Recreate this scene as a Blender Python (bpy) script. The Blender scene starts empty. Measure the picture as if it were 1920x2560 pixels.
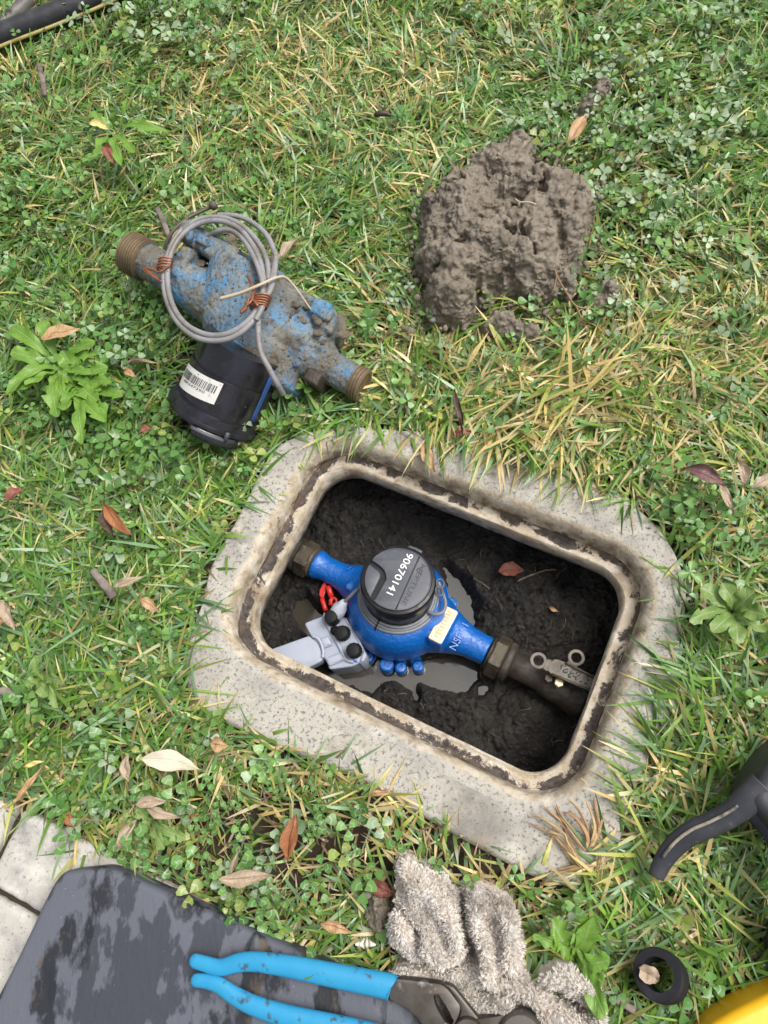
import bpy, bmesh, math, random
import numpy as np
from mathutils import Vector, Matrix
from mathutils.geometry import tessellate_polygon

# ------------------------------------------------------------------ camera, sky, sun, exposure
SC = bpy.context.scene
COL = SC.collection
W_PX, H_PX, F_PX = 1920.0, 2560.0, 1780.0
CAM_H = 0.76
PITCH, ROLL = math.radians(21), math.radians(18)
nrm = np.array([-math.sin(PITCH) * math.sin(ROLL), math.sin(PITCH) * math.cos(ROLL), math.cos(PITCH)])
_x = np.array([1.0, 0, 0]) - nrm[0] * nrm
_x /= np.linalg.norm(_x)
_y = np.cross(nrm, _x)
RW = np.array([_x, _y, nrm])                       # world <- camera rotation
CAM = np.array([0, 0, CAM_H])

cam_d = bpy.data.cameras.new('camera')
cam = bpy.data.objects.new('camera', cam_d)
COL.objects.link(cam)
cam_d.sensor_fit = 'VERTICAL'
cam_d.sensor_height = 34.6
cam_d.lens = 34.6 * F_PX / H_PX
cam_d.clip_start = 0.01
cam_d.clip_end = 400
M4 = Matrix.Identity(4)
for i in range(3):
    for j in range(3):
        M4[i][j] = RW[i][j]
    M4[i][3] = CAM[i]
cam.matrix_world = M4
SC.camera = cam
cam_d.dof.use_dof = False

SUN_EL, SUN_AZ = math.radians(62), math.radians(75)
world = bpy.data.worlds.new('World')
SC.world = world
world.use_nodes = True
wn, wl = world.node_tree.nodes, world.node_tree.links
wn.clear()
sky = wn.new('ShaderNodeTexSky')
sky.sky_type = 'NISHITA'
sky.sun_disc = False
sky.sun_elevation = SUN_EL
sky.sun_rotation = SUN_AZ
sky.dust_density = 6.0
sky.air_density = 1.0
sky.ozone_density = 1.0
hsv = wn.new('ShaderNodeHueSaturation')            # thin overcast: the blue greys out
hsv.inputs['Saturation'].default_value = 0.22
bg = wn.new('ShaderNodeBackground')
bg.inputs['Strength'].default_value = 0.13
wo = wn.new('ShaderNodeOutputWorld')
wl.new(sky.outputs[0], hsv.inputs['Color'])
wl.new(hsv.outputs[0], bg.inputs['Color'])
wl.new(bg.outputs[0], wo.inputs['Surface'])

sun_d = bpy.data.lights.new('sun', 'SUN')
sun_d.energy = 2.2
sun_d.angle = math.radians(30)
sun_d.color = (1.0, 0.95, 0.88)
sun = bpy.data.objects.new('sun', sun_d)
COL.objects.link(sun)
sd = Vector((math.cos(SUN_EL) * math.sin(SUN_AZ), math.cos(SUN_EL) * math.cos(SUN_AZ), math.sin(SUN_EL)))
sun.rotation_euler = sd.to_track_quat('Z', 'Y').to_euler()
sun.location = (0, 0, 5)

SC.view_settings.view_transform = 'Standard'
SC.view_settings.look = 'None'
SC.view_settings.exposure = 0.27
SC.view_settings.gamma = 1.0
SC.view_settings.use_curve_mapping = False
SC.render.engine = 'CYCLES'
SC.cycles.max_bounces = 6
SC.cycles.diffuse_bounces = 3
SC.cycles.glossy_bounces = 3
SC.cycles.transmission_bounces = 4
SC.cycles.transparent_max_bounces = 4

rng = np.random.default_rng(7)
random.seed(7)

# ------------------------------------------------------------------ helpers: pixels <-> ground, noise
def P(u, v, z=0.0):
    """where the sight line through photo pixel (u, v) meets the horizontal plane at height z"""
    d = RW @ np.array([(u - W_PX / 2) / F_PX, -(v - H_PX / 2) / F_PX, -1.0])
    return CAM + d * ((z - CAM_H) / d[2])

def PA(pts, z=0.0):
    return np.array([P(u, v, z) for u, v in pts])

def proj(p):
    q = (np.atleast_2d(p) - CAM) @ RW
    return np.c_[W_PX / 2 + F_PX * q[:, 0] / -q[:, 2], H_PX / 2 - F_PX * q[:, 1] / -q[:, 2]]

def pxm(p):
    """photo pixels per metre at a world point"""
    return F_PX / ((CAM - np.asarray(p)) @ RW[:, 2])

def unit(v):
    v = np.asarray(v, float)
    return v / np.linalg.norm(v)

UP = np.array([0, 0, 1.0])
CAM_R = RW[:, 0]

def _hash(ix, iy, iz, seed):
    with np.errstate(over='ignore'):
        h = (ix.astype(np.int64) * 374761393 + iy.astype(np.int64) * 668265263 + iz.astype(np.int64) * 2147483647 + seed * 1274126177) & 0xFFFFFFFF
        h = ((h ^ (h >> 13)) * 1274126177) & 0xFFFFFFFF
        h = ((h ^ (h >> 16)) * 2246822519) & 0xFFFFFFFF
        h = h ^ (h >> 15)
    return (h & 0xFFFFFF) / float(0xFFFFFF)

def vnoise(x, y, z=None, seed=0):
    x = np.asarray(x, float); y = np.asarray(y, float)
    z = np.zeros_like(x) if z is None else np.asarray(z, float)
    ix, iy, iz = np.floor(x), np.floor(y), np.floor(z)
    fx, fy, fz = x - ix, y - iy, z - iz
    fx = fx * fx * (3 - 2 * fx); fy = fy * fy * (3 - 2 * fy); fz = fz * fz * (3 - 2 * fz)
    out = 0
    for dx in (0, 1):
        for dy in (0, 1):
            for dz in (0, 1):
                w = (fx if dx else 1 - fx) * (fy if dy else 1 - fy) * (fz if dz else 1 - fz)
                out = out + w * _hash(ix + dx, iy + dy, iz + dz, seed)
    return out

def fbm(x, y, z=None, seed=0, oct=4, gain=0.5):
    a, s, t = 1.0, 0.0, 0.0
    for o in range(oct):
        f = 2.0 ** o
        s = s + a * vnoise(np.asarray(x) * f + 17.3 * o, np.asarray(y) * f - 9.1 * o, None if z is None else np.asarray(z) * f, seed + o)
        t += a
        a *= gain
    return s / t

def worley(x, y, seed=0):
    ix, iy = np.floor(x), np.floor(y)
    best = np.full(np.shape(x), 9.0)
    z = np.zeros_like(ix)
    for dx in (-1, 0, 1):
        for dy in (-1, 0, 1):
            px = ix + dx + _hash(ix + dx, iy + dy, z, seed)
            py = iy + dy + _hash(ix + dx, iy + dy, z + 1, seed)
            best = np.minimum(best, (px - x) ** 2 + (py - y) ** 2)
    return np.sqrt(best)

def crumbs(x, y, size, seed):
    """rounded lumps of about the given size"""
    w = worley(np.asarray(x) / size, np.asarray(y) / size, seed)
    return np.sqrt(np.maximum(0, 1 - (w / 0.85) ** 2))

def inside(pts, poly):
    x, y = pts[:, 0], pts[:, 1]
    r = np.zeros(len(pts), bool)
    n = len(poly)
    for i in range(n):
        x1, y1 = poly[i][0], poly[i][1]
        x2, y2 = poly[(i + 1) % n][0], poly[(i + 1) % n][1]
        if y1 == y2:
            continue
        c = ((y1 > y) != (y2 > y)) & (x < (x2 - x1) * (y - y1) / (y2 - y1) + x1)
        r ^= c
    return r

def seg_dist(pts, a, b):
    a = np.asarray(a, float)[:2]; b = np.asarray(b, float)[:2]
    ab = b - a
    t = np.clip(((pts - a) @ ab) / max(ab @ ab, 1e-12), 0, 1)
    return np.linalg.norm(pts - a - t[:, None] * ab, axis=1)

def poly_dist(pts, poly, closed=True):
    d = np.full(len(pts), 1e9)
    n = len(poly)
    for i in range(n if closed else n - 1):
        d = np.minimum(d, seg_dist(pts, poly[i], poly[(i + 1) % n]))
    return d

def catmull(pts, n=8, closed=False):
    pts = np.asarray(pts, float)
    m = len(pts)
    out = []
    for i in range(m if closed else m - 1):
        if closed:
            p0, p1, p2, p3 = pts[i - 1], pts[i], pts[(i + 1) % m], pts[(i + 2) % m]
        else:
            p0, p1, p2, p3 = pts[max(i - 1, 0)], pts[i], pts[i + 1], pts[min(i + 2, m - 1)]
        for k in range(n):
            t = k / n
            out.append(0.5 * (2 * p1 + (p2 - p0) * t + (2 * p0 - 5 * p1 + 4 * p2 - p3) * t * t + (3 * p1 - p0 - 3 * p2 + p3) * t ** 3))
    if not closed:
        out.append(pts[-1])
    return np.array(out)

# ------------------------------------------------------------------ helpers: meshes
class MB:
    """collects vertices and faces in world space"""
    def __init__(s):
        s.v, s.f, s.sm, s.n = [], [], [], 0
    def add(s, v, f, smooth=True):
        v = np.asarray(v, float)
        s.v.append(v)
        for q in f:
            s.f.append([i + s.n for i in q])
            s.sm.append(smooth)
        s.n += len(v)
        return s
    def verts(s):
        return np.vstack(s.v)

def grid_faces(nu, nv, wrap_u=False, wrap_v=False):
    f = []
    for i in range(nu if wrap_u else nu - 1):
        for j in range(nv if wrap_v else nv - 1):
            a = i * nv + j; b = i * nv + (j + 1) % nv
            c = ((i + 1) % nu) * nv + (j + 1) % nv; d = ((i + 1) % nu) * nv + j
            f.append((a, b, c, d))
    return f

def frame(o, X, Y, Z):
    B = np.array([X, Y, Z], float)
    o = np.asarray(o, float)
    return lambda p: o + np.atleast_2d(np.asarray(p, float)) @ B

IDF = frame((0, 0, 0), (1, 0, 0), (0, 1, 0), (0, 0, 1))

def lathe(mb, prof, n=32, fr=IDF, axis='z', smooth=True, caps=True, ang=None):
    """profile of (radius, height) turned round the frame's z (or x) axis"""
    a = np.linspace(0, 2 * math.pi, n, endpoint=False) if ang is None else ang
    V = []
    for r, h in prof:
        if axis == 'z':
            V.append(np.c_[r * np.cos(a), r * np.sin(a), np.full(n, h)])
        else:
            V.append(np.c_[np.full(n, h), r * np.cos(a), r * np.sin(a)])
    V = np.vstack(V)
    f = grid_faces(len(prof), n, wrap_v=True)
    if caps:
        f.append(tuple(range(n))[::-1])
        f.append(tuple((len(prof) - 1) * n + i for i in range(n)))
    mb.add(fr(V), f, smooth)
    return mb

def tube(mb, path, r, n=10, flat=1.0, up=None, caps=True, closed=False):
    """round or flattened bar along a path; r is a number or one value per point"""
    path = np.asarray(path, float)
    m = len(path)
    r = np.full(m, r) if np.isscalar(r) else np.asarray(r, float)
    if closed:
        T = np.roll(path, -1, 0) - np.roll(path, 1, 0)
    else:
        T = np.gradient(path, axis=0)
    T /= np.linalg.norm(T, axis=1)[:, None] + 1e-12
    ref = np.array([0, 0, 1.0]) if up is None else np.asarray(up, float)
    if up is None and abs(T[0] @ ref) > 0.9:
        ref = np.array([1.0, 0, 0])
    a = np.linspace(0, 2 * math.pi, n, endpoint=False)
    V = []
    for i in range(m):
        b = ref - (ref @ T[i]) * T[i]
        b = b / (np.linalg.norm(b) + 1e-9)
        if up is None:
            ref = b
        c = np.cross(T[i], b)
        V.append(path[i] + r[i] * (np.cos(a)[:, None] * c + flat * np.sin(a)[:, None] * b))
    f = grid_faces(m, n, wrap_u=closed, wrap_v=True)
    if caps and not closed:
        f.append(tuple(range(n))[::-1])
        f.append(tuple((m - 1) * n + i for i in range(n)))
    mb.add(np.vstack(V), f)
    return mb

def round_poly(poly, r, n=4):
    poly = [np.asarray(p, float)[:2] for p in poly]
    out = []
    m = len(poly)
    for i in range(m):
        p0, p, p1 = poly[i - 1], poly[i], poly[(i + 1) % m]
        rr = min(r, 0.45 * np.linalg.norm(p0 - p), 0.45 * np.linalg.norm(p1 - p))
        a = p + unit(p0 - p) * rr
        b = p + unit(p1 - p) * rr
        for k in range(n + 1):
            t = k / n
            out.append((1 - t) ** 2 * a + 2 * t * (1 - t) * p + t * t * b)
    return np.array(out)

def area2(p):
    x, y = p[:, 0], p[:, 1]
    return 0.5 * np.sum(x * np.roll(y, -1) - np.roll(x, -1) * y)

def inset(poly, d):
    poly = np.asarray(poly, float)
    e = np.roll(poly, -1, 0) - poly
    e /= np.linalg.norm(e, axis=1)[:, None] + 1e-12
    nn = np.c_[-e[:, 1], e[:, 0]]
    b = nn + np.roll(nn, 1, 0)
    b /= np.linalg.norm(b, axis=1)[:, None] + 1e-9
    return poly + b * d

def slab(mb, poly, z0, z1, bevel=0.0, segs=3, fr=IDF, hole=None, smooth=False, bottom=True):
    """prism over a 2-D outline with a rounded upper edge, optional hole"""
    poly = np.asarray(poly, float)[:, :2]
    if area2(poly) < 0:
        poly = poly[::-1]
    n = len(poly)
    rings = [np.c_[poly, np.full(n, z0)]]
    if bevel > 0:
        for k in range(segs + 1):
            t = k / segs * math.pi / 2
            q = inset(poly, bevel * (1 - math.cos(t)))
            rings.append(np.c_[q, np.full(n, z1 - bevel + bevel * math.sin(t))])
    else:
        rings.append(np.c_[poly, np.full(n, z1)])
    V = np.vstack(rings)
    f = grid_faces(len(rings), n, wrap_v=True)
    top = rings[-1]
    base = (len(rings) - 1) * n
    if hole is None:
        for t in tessellate_polygon([[Vector(p) for p in top]]):
            t = list(t)
            a, b, c = top[t[0]], top[t[1]], top[t[2]]
            if np.cross(b[:2] - a[:2], c[:2] - a[:2]) < 0:
                t = t[::-1]
            f.append([base + i for i in t])
        if bottom:
            for t in tessellate_polygon([[Vector(p) for p in rings[0]]]):
                f.append(list(t))
    else:
        h = np.asarray(hole, float)[:, :2]
        if area2(h) > 0:
            h = h[::-1]
        m = len(h)
        ht = np.c_[h, np.full(m, z1)]
        hb = np.c_[h, np.full(m, z0)]
        V = np.vstack([V, ht, hb])
        o = len(rings) * n
        for i in range(m):
            j = (i + 1) % m
            f.append([o + i, o + m + i, o + m + j, o + j])
        for t in tessellate_polygon([[Vector(p) for p in top], [Vector(p) for p in ht]]):
            f.append([(base + i) if i < n else (o + i - n) for i in t])
    mb.add(fr(V), f, smooth)
    return mb

def ball(mb, c, r, n=10, m=7, sc=(1, 1, 1)):
    th = np.linspace(0.02, math.pi - 0.02, m)
    prof = [(math.sin(t), math.cos(t)) for t in th]
    fr = lambda p: np.asarray(c) + np.asarray(p) * r * np.asarray(sc)
    return lathe(mb, prof[::-1], n, fr)

def link(name, me, parent=None, root_loc=None):
    o = bpy.data.objects.new(name, me)
    COL.objects.link(o)
    if parent is not None:
        o.parent = parent
    return o

ROOT = {}                                            # object name -> world origin of its thing

def make_mesh(name, V, F, mat, origin, smooth=True):
    V = np.asarray(V, float) - origin
    me = bpy.data.meshes.new(name)
    me.from_pydata(V.tolist(), [], [list(map(int, q)) for q in F])
    if isinstance(smooth, (list, np.ndarray)):
        me.polygons.foreach_set('use_smooth', np.asarray(smooth, bool))
    else:
        me.polygons.foreach_set('use_smooth', np.full(len(me.polygons), bool(smooth)))
    bm = bmesh.new(); bm.from_mesh(me)
    bmesh.ops.recalc_face_normals(bm, faces=bm.faces)
    bm.to_mesh(me); bm.free()
    if mat is not None:
        me.materials.append(mat)
    return me

def obj(name, mb, mat, parent=None, remesh=None, sharp=None, relax=6, rough=0.0, recalc=True):
    """link one mesh object; a top-level one gets its origin at its base"""
    V = mb.verts()
    if parent is None:
        origin = np.array([V[:, 0].mean(), V[:, 1].mean(), V[:, 2].min()])
    else:
        origin = ROOT[parent.name]
    me = make_mesh(name, V, mb.f, mat, origin, mb.sm)
    if remesh:
        t = bpy.data.objects.new('work', me)
        COL.objects.link(t)
        md = t.modifiers.new('r', 'REMESH'); md.mode = 'VOXEL'; md.voxel_size = remesh; md.use_smooth_shade = True
        if relax:
            ms = t.modifiers.new('s', 'SMOOTH'); ms.iterations = relax; ms.factor = 0.5
        dg = bpy.context.evaluated_depsgraph_get()
        dg.update()
        me2 = bpy.data.meshes.new_from_object(t.evaluated_get(dg))
        bpy.data.objects.remove(t)
        me2.name = name
        if rough:
            n = len(me2.vertices)
            co = np.empty(n * 3); me2.vertices.foreach_get('co', co)
            no = np.empty(n * 3); me2.vertices.foreach_get('normal', no)
            co = co.reshape(-1, 3); no = no.reshape(-1, 3)
            d = fbm(co[:, 0] * 260, co[:, 1] * 260, co[:, 2] * 260, 3, 3) - 0.5
            co += no * (d * rough)[:, None]
            me2.vertices.foreach_set('co', co.ravel())
        me2.polygons.foreach_set('use_smooth', np.ones(len(me2.polygons), bool))
        if not me2.materials:
            me2.materials.append(mat)
        me = me2
    if sharp is not None:
        me.set_sharp_from_angle(angle=math.radians(sharp))
    o = link(name, me, parent)
    if parent is None:
        o.location = origin
    ROOT[o.name] = origin
    return o

def thing(name, label, cat, loc, group=None):
    o = bpy.data.objects.new(name, None)
    COL.objects.link(o)
    o.empty_display_size = 0.03
    o.location = tuple(loc)
    ROOT[o.name] = np.asarray(loc, float)
    return tag(o, label, cat, group)

def tag(o, label=None, cat=None, group=None, kind=None):
    if label: o['label'] = label
    if cat: o['category'] = cat
    if group: o['group'] = group
    if kind: o['kind'] = kind
    return o

def text_mesh(body, size, depth):
    cu = bpy.data.curves.new('work', 'FONT')
    cu.body = body; cu.size = size; cu.extrude = depth
    cu.align_x = 'CENTER'; cu.align_y = 'CENTER'
    cu.resolution_u = 3
    t = bpy.data.objects.new('work', cu)
    COL.objects.link(t)
    dg = bpy.context.evaluated_depsgraph_get(); dg.update()
    me = bpy.data.meshes.new_from_object(t.evaluated_get(dg))
    bpy.data.objects.remove(t)
    V = np.array([v.co[:] for v in me.vertices])
    F = [list(p.vertices) for p in me.polygons]
    bpy.data.meshes.remove(me)
    return V, F

# ------------------------------------------------------------------ helpers: materials
def new_mat(name):
    m = bpy.data.materials.new(name)
    m.use_nodes = True
    nt = m.node_tree
    b = nt.nodes['Principled BSDF']
    return m, nt, b

def N(nt, typ, **kw):
    n = nt.nodes.new(typ)
    for k, v in kw.items():
        if k in n.inputs:
            n.inputs[k].default_value = v
        else:
            setattr(n, k, v)
    return n

def noise_fac(nt, scale, lo, hi, detail=6, rough=0.6, vec=None, dist=0.0, kind='noise'):
    if kind == 'noise':
        t = N(nt, 'ShaderNodeTexNoise', Scale=scale, Detail=detail, Roughness=rough, Distortion=dist)
        out = t.outputs['Fac']
    elif kind == 'voronoi':
        t = N(nt, 'ShaderNodeTexVoronoi', Scale=scale)
        out = t.outputs['Distance']
    nt.links.new(vec, t.inputs['Vector'])
    r = N(nt, 'ShaderNodeMapRange')
    r.inputs['From Min'].default_value = lo
    r.inputs['From Max'].default_value = hi
    nt.links.new(out, r.inputs['Value'])
    return r.outputs[0]

def mix_col(nt, fac, a, b):
    m = N(nt, 'ShaderNodeMix', data_type='RGBA')
    for s, val in ((m.inputs[6], a), (m.inputs[7], b)):
        if isinstance(val, (tuple, list)):
            s.default_value = (*val, 1)
        else:
            nt.links.new(val, s)
    if isinstance(fac, float):
        m.inputs[0].default_value = fac
    else:
        nt.links.new(fac, m.inputs[0])
    return m.outputs[2]

def M(name, col, rough=0.6, layers=(), bump=(), metal=0.0, spec=0.5, rough_var=None, coat=0.0, stretch=None, attr=None, transl=0.0):
    """layers: (colour, scale, lo, hi[, kind]) mixed over the base; bump: (scale, strength, distance in m[, kind])"""
    m, nt, b = new_mat(name)
    tc = N(nt, 'ShaderNodeTexCoord')
    vec = tc.outputs['Object']
    if stretch:
        mp = N(nt, 'ShaderNodeMapping')
        mp.inputs['Scale'].default_value = stretch
        nt.links.new(vec, mp.inputs['Vector'])
        vec = mp.outputs[0]
    if attr:
        a = N(nt, 'ShaderNodeAttribute', attribute_name=attr)
        c = a.outputs['Color']
    else:
        rgb = N(nt, 'ShaderNodeRGB'); rgb.outputs[0].default_value = (*col, 1)
        c = rgb.outputs[0]
    for L in layers:
        lc, sc_, lo, hi = L[:4]
        kind = L[4] if len(L) > 4 else 'noise'
        c = mix_col(nt, noise_fac(nt, sc_, lo, hi, vec=vec, kind=kind), c, lc)
    nt.links.new(c, b.inputs['Base Color'])
    b.inputs['Roughness'].default_value = rough
    b.inputs['Metallic'].default_value = metal
    b.inputs['Specular IOR Level'].default_value = spec
    b.inputs['Coat Weight'].default_value = coat
    b.inputs['Coat Roughness'].default_value = 0.15
    if rough_var:
        sc_, lo, hi, r0, r1 = rough_var
        f = noise_fac(nt, sc_, lo, hi, vec=vec)
        r = N(nt, 'ShaderNodeMapRange')
        r.inputs['To Min'].default_value = r0; r.inputs['To Max'].default_value = r1
        nt.links.new(f, r.inputs['Value'])
        nt.links.new(r.outputs[0], b.inputs['Roughness'])
    prev = None
    for B in bump:
        sc_, st, dist = B[:3]
        kind = B[3] if len(B) > 3 else 'noise'
        if kind == 'noise':
            t = N(nt, 'ShaderNodeTexNoise', Scale=sc_, Detail=6, Roughness=0.65); out = t.outputs['Fac']
        else:
            t = N(nt, 'ShaderNodeTexVoronoi', Scale=sc_); out = t.outputs['Distance']
        nt.links.new(vec, t.inputs['Vector'])
        bp = N(nt, 'ShaderNodeBump', Strength=st, Distance=dist)
        nt.links.new(out, bp.inputs['Height'])
        if prev is not None:
            nt.links.new(prev, bp.inputs['Normal'])
        prev = bp.outputs[0]
    if prev is not None:
        nt.links.new(prev, b.inputs['Normal'])
    if transl > 0:
        tr = N(nt, 'ShaderNodeBsdfTranslucent')
        nt.links.new(c, tr.inputs['Color'])
        mx = N(nt, 'ShaderNodeMixShader')
        mx.inputs[0].default_value = transl
        out = nt.nodes['Material Output']
        nt.links.new(b.outputs[0], mx.inputs[1]); nt.links.new(tr.outputs[0], mx.inputs[2])
        nt.links.new(mx.outputs[0], out.inputs['Surface'])
    return m

MAT = {}
MAT['soil'] = M('lawn soil', (0.036, 0.025, 0.016), 0.9, [((0.075, 0.054, 0.034), 60, .5, .75), ((0.02, 0.015, 0.01), 25, .55, .7)], [(300, .6, .002)])
MAT['mud'] = M('wet black mud', (0.013, 0.0115, 0.0098), 0.4, [((0.042, 0.036, 0.030), 45, .5, .75), ((0.008, 0.007, 0.0065), 22, .5, .7), ((0.07, 0.06, 0.05), 500, .62, .70), ((0.040, 0.034, 0.028), 9, .52, .68)],
               [(620, 1.0, .0016), (240, .8, .003)], rough_var=(120, .36, .56, .20, .95), spec=.5)
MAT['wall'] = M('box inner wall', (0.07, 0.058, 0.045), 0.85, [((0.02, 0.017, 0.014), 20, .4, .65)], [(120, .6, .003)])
MAT['water'] = M('muddy water with raised reflection', (0.048, 0.041, 0.032), 0.03, [((0.062, 0.053, 0.042), 14, .4, .7)], [(16, .05, .002)], spec=0.6)
MAT['water'].node_tree.nodes['Principled BSDF'].inputs['IOR'].default_value = 1.9  # reflection raised above plain water's so the mirrored sky looks brighter
MAT['concrete'] = M('speckled grey concrete', (0.43, 0.405, 0.355), 0.88,
                    [((0.33, 0.31, 0.28), 20, .44, .66), ((0.52, 0.49, 0.435), 48, .52, .7), ((0.17, 0.165, 0.158), 250, .53, .64),
                     ((0.20, 0.185, 0.165), 8, .55, .70), ((0.30, 0.25, 0.18), 13, .60, .74), ((0.04, 0.038, 0.036), 330, .64, .68), ((0.09, 0.085, 0.08), 60, .70, .73)],
                    [(700, .5, .001), (260, .5, .0016), (60, .3, .003)])
MAT['rim'] = M('worn cream rim', (0.53, 0.44, 0.30), 0.8,
               [((0.66, 0.58, 0.45), 35, .45, .7), ((0.25, 0.18, 0.10), 26, .55, .72), ((0.36, 0.29, 0.19), 120, .52, .7)],
               [(160, .5, .0015)])
def ledge_mat():
    m, nt, b = new_mat('mud caked lid seat')
    tc = N(nt, 'ShaderNodeTexCoord'); vec = tc.outputs['Object']
    at = N(nt, 'ShaderNodeAttribute', attribute_name='ring')
    sp = N(nt, 'ShaderNodeSeparateColor'); nt.links.new(at.outputs['Color'], sp.inputs[0])
    c = mix_col(nt, noise_fac(nt, 40, .40, .70, vec=vec), (0.48, 0.40, 0.295), (0.66, 0.61, 0.52))
    c = mix_col(nt, noise_fac(nt, 120, .52, .70, vec=vec), c, (0.31, 0.23, 0.145))
    c = mix_col(nt, noise_fac(nt, 18, .58, .72, vec=vec), c, (0.27, 0.20, 0.125))
    # mud caught along the middle of the seat
    n1 = N(nt, 'ShaderNodeTexNoise', Scale=30, Detail=9, Roughness=.72, Distortion=.4); nt.links.new(vec, n1.inputs['Vector'])
    bl = N(nt, 'ShaderNodeMath', operation='MULTIPLY_ADD'); bl.inputs[1].default_value = .30; nt.links.new(sp.outputs[0], bl.inputs[0]); nt.links.new(n1.outputs['Fac'], bl.inputs[2])
    mr = N(nt, 'ShaderNodeMapRange'); mr.inputs['From Min'].default_value = .665; mr.inputs['From Max'].default_value = .705; nt.links.new(bl.outputs[0], mr.inputs['Value'])
    dk = mix_col(nt, noise_fac(nt, 160, .4, .7, vec=vec), (0.045, 0.037, 0.033), (0.13, 0.105, 0.095))
    c = mix_col(nt, mr.outputs[0], c, dk)
    # brown line in the corner under the wall
    br = N(nt, 'ShaderNodeMath', operation='MULTIPLY'); nt.links.new(sp.outputs[1], br.inputs[0]); nt.links.new(noise_fac(nt, 55, .42, .64, vec=vec), br.inputs[1])
    c = mix_col(nt, br.outputs[0], c, (0.105, 0.068, 0.036))
    # the cast edge of the concrete itself
    cc_ = mix_col(nt, noise_fac(nt, 20, .44, .66, vec=vec), (0.43, 0.405, 0.355), (0.31, 0.295, 0.27))
    cc_ = mix_col(nt, noise_fac(nt, 48, .52, .70, vec=vec), cc_, (0.52, 0.49, 0.435))
    cc_ = mix_col(nt, noise_fac(nt, 250, .53, .64, vec=vec), cc_, (0.17, 0.165, 0.158))
    n3 = N(nt, 'ShaderNodeTexNoise', Scale=55, Detail=7, Roughness=.7); nt.links.new(vec, n3.inputs['Vector'])
    cb = N(nt, 'ShaderNodeMath', operation='MULTIPLY_ADD'); cb.inputs[1].default_value = .8; nt.links.new(sp.outputs[2], cb.inputs[0]); nt.links.new(n3.outputs['Fac'], cb.inputs[2])
    cm = N(nt, 'ShaderNodeMapRange'); cm.inputs['From Min'].default_value = .72; cm.inputs['From Max'].default_value = .98; nt.links.new(cb.outputs[0], cm.inputs['Value'])
    c = mix_col(nt, cm.outputs[0], c, cc_)
    nt.links.new(c, b.inputs['Base Color']); b.inputs['Roughness'].default_value = .85
    prev = None
    for out, st, ds in ((n1.outputs['Fac'], .8, .004),):
        bp = N(nt, 'ShaderNodeBump', Strength=st, Distance=ds); nt.links.new(out, bp.inputs['Height']); prev = bp.outputs[0]
    n2 = N(nt, 'ShaderNodeTexNoise', Scale=340, Detail=5); nt.links.new(vec, n2.inputs['Vector'])
    bp = N(nt, 'ShaderNodeBump', Strength=.6, Distance=.0014); nt.links.new(n2.outputs['Fac'], bp.inputs['Height']); nt.links.new(prev, bp.inputs['Normal'])
    nt.links.new(bp.outputs[0], b.inputs['Normal'])
    return m
MAT['ledge'] = ledge_mat()
def ring_attr(o, mid, edge, conc=None):
    """per-ring weights: how much mud and how much brown staining the ring holds"""
    k = len(mid); n_ = len(o.data.vertices) // k
    a = o.data.color_attributes.new('ring', 'FLOAT_COLOR', 'POINT')
    a.data.foreach_set('color', np.c_[np.repeat(mid, n_), np.repeat(edge, n_), np.repeat(conc if conc else [0] * k, n_), np.ones(k * n_)].astype(np.float32).ravel())

# ------------------------------------------------------------------ the ground, the pit and the meter box
# the opening: an outer rounded rectangle at lawn level and the smaller opening of the lid seat
def rr_loop(c, ex, ey, hx, hy, r, n=14, sub=16):
    """rounded rectangle with evenly subdivided straights, counter-clockwise"""
    loc = []
    cs = [(hx - r, hy - r, 0), (-hx + r, hy - r, 90), (-hx + r, -hy + r, 180), (hx - r, -hy + r, 270)]
    for k, (cx, cy, a0) in enumerate(cs):
        for i in range(n):
            a = math.radians(a0 + 90 * i / (n - 1))
            loc.append((cx + r * math.cos(a), cy + r * math.sin(a)))
        nx, ny, na = cs[(k + 1) % 4]
        e0 = loc[-1]
        a = math.radians(na)
        e1 = (nx + r * math.cos(a), ny + r * math.sin(a))
        for i in range(1, sub):
            t = i / sub
            loc.append((e0[0] + (e1[0] - e0[0]) * t, e0[1] + (e1[1] - e0[1]) * t))
    loc = np.array(loc)
    return np.asarray(c)[:2] + loc[:, :1] * ex[:2] + loc[:, 1:] * ey[:2]

OC = PA([(801.7, 1066.9), (1674, 1396.4), (1440.6, 2070.4), (510.8, 1599)], 0.0)      # TL TR BR BL
bx = unit((OC[1] - OC[0]) + (OC[2] - OC[3])); bx[2] = 0; bx = unit(bx)
by = np.array([-bx[1], bx[0], 0])
BC = OC.mean(0)
HX = (np.linalg.norm(OC[1] - OC[0]) + np.linalg.norm(OC[2] - OC[3])) / 4
HY = (np.linalg.norm(OC[3] - OC[0]) + np.linalg.norm(OC[2] - OC[1])) / 4
print('opening', HX * 2, HY * 2, 'centre', BC)
SEAT = 0.0152
RIM_R = 0.062
def box_px(px, py):                                # point in the box frame (metres)
    return BC[:2] + bx[:2] * px + by[:2] * py

mbox = thing('meter_box', 'rectangular concrete meter box collar with rounded cream rim set open in the lawn', 'meter box', (BC[0], BC[1], -0.2))
NLOOP = 4 * (14 + 15)
def loop3(hx, hy, r, z, wob=0.0, seed=0):
    q = rr_loop(BC, bx, by, hx, hy, r)
    if wob:
        d = q - BC[:2]
        k = (fbm(q[:, 0] * 30, q[:, 1] * 30, None, seed, 3) - .5) * wob
        q = q + d / np.linalg.norm(d, axis=1)[:, None] * k[:, None]
    zz = np.full(len(q), z) + (fbm(q[:, 0] * 40, q[:, 1] * 40, None, seed + 5, 3) - .5) * wob * 0.7
    return np.c_[q, zz]

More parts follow.
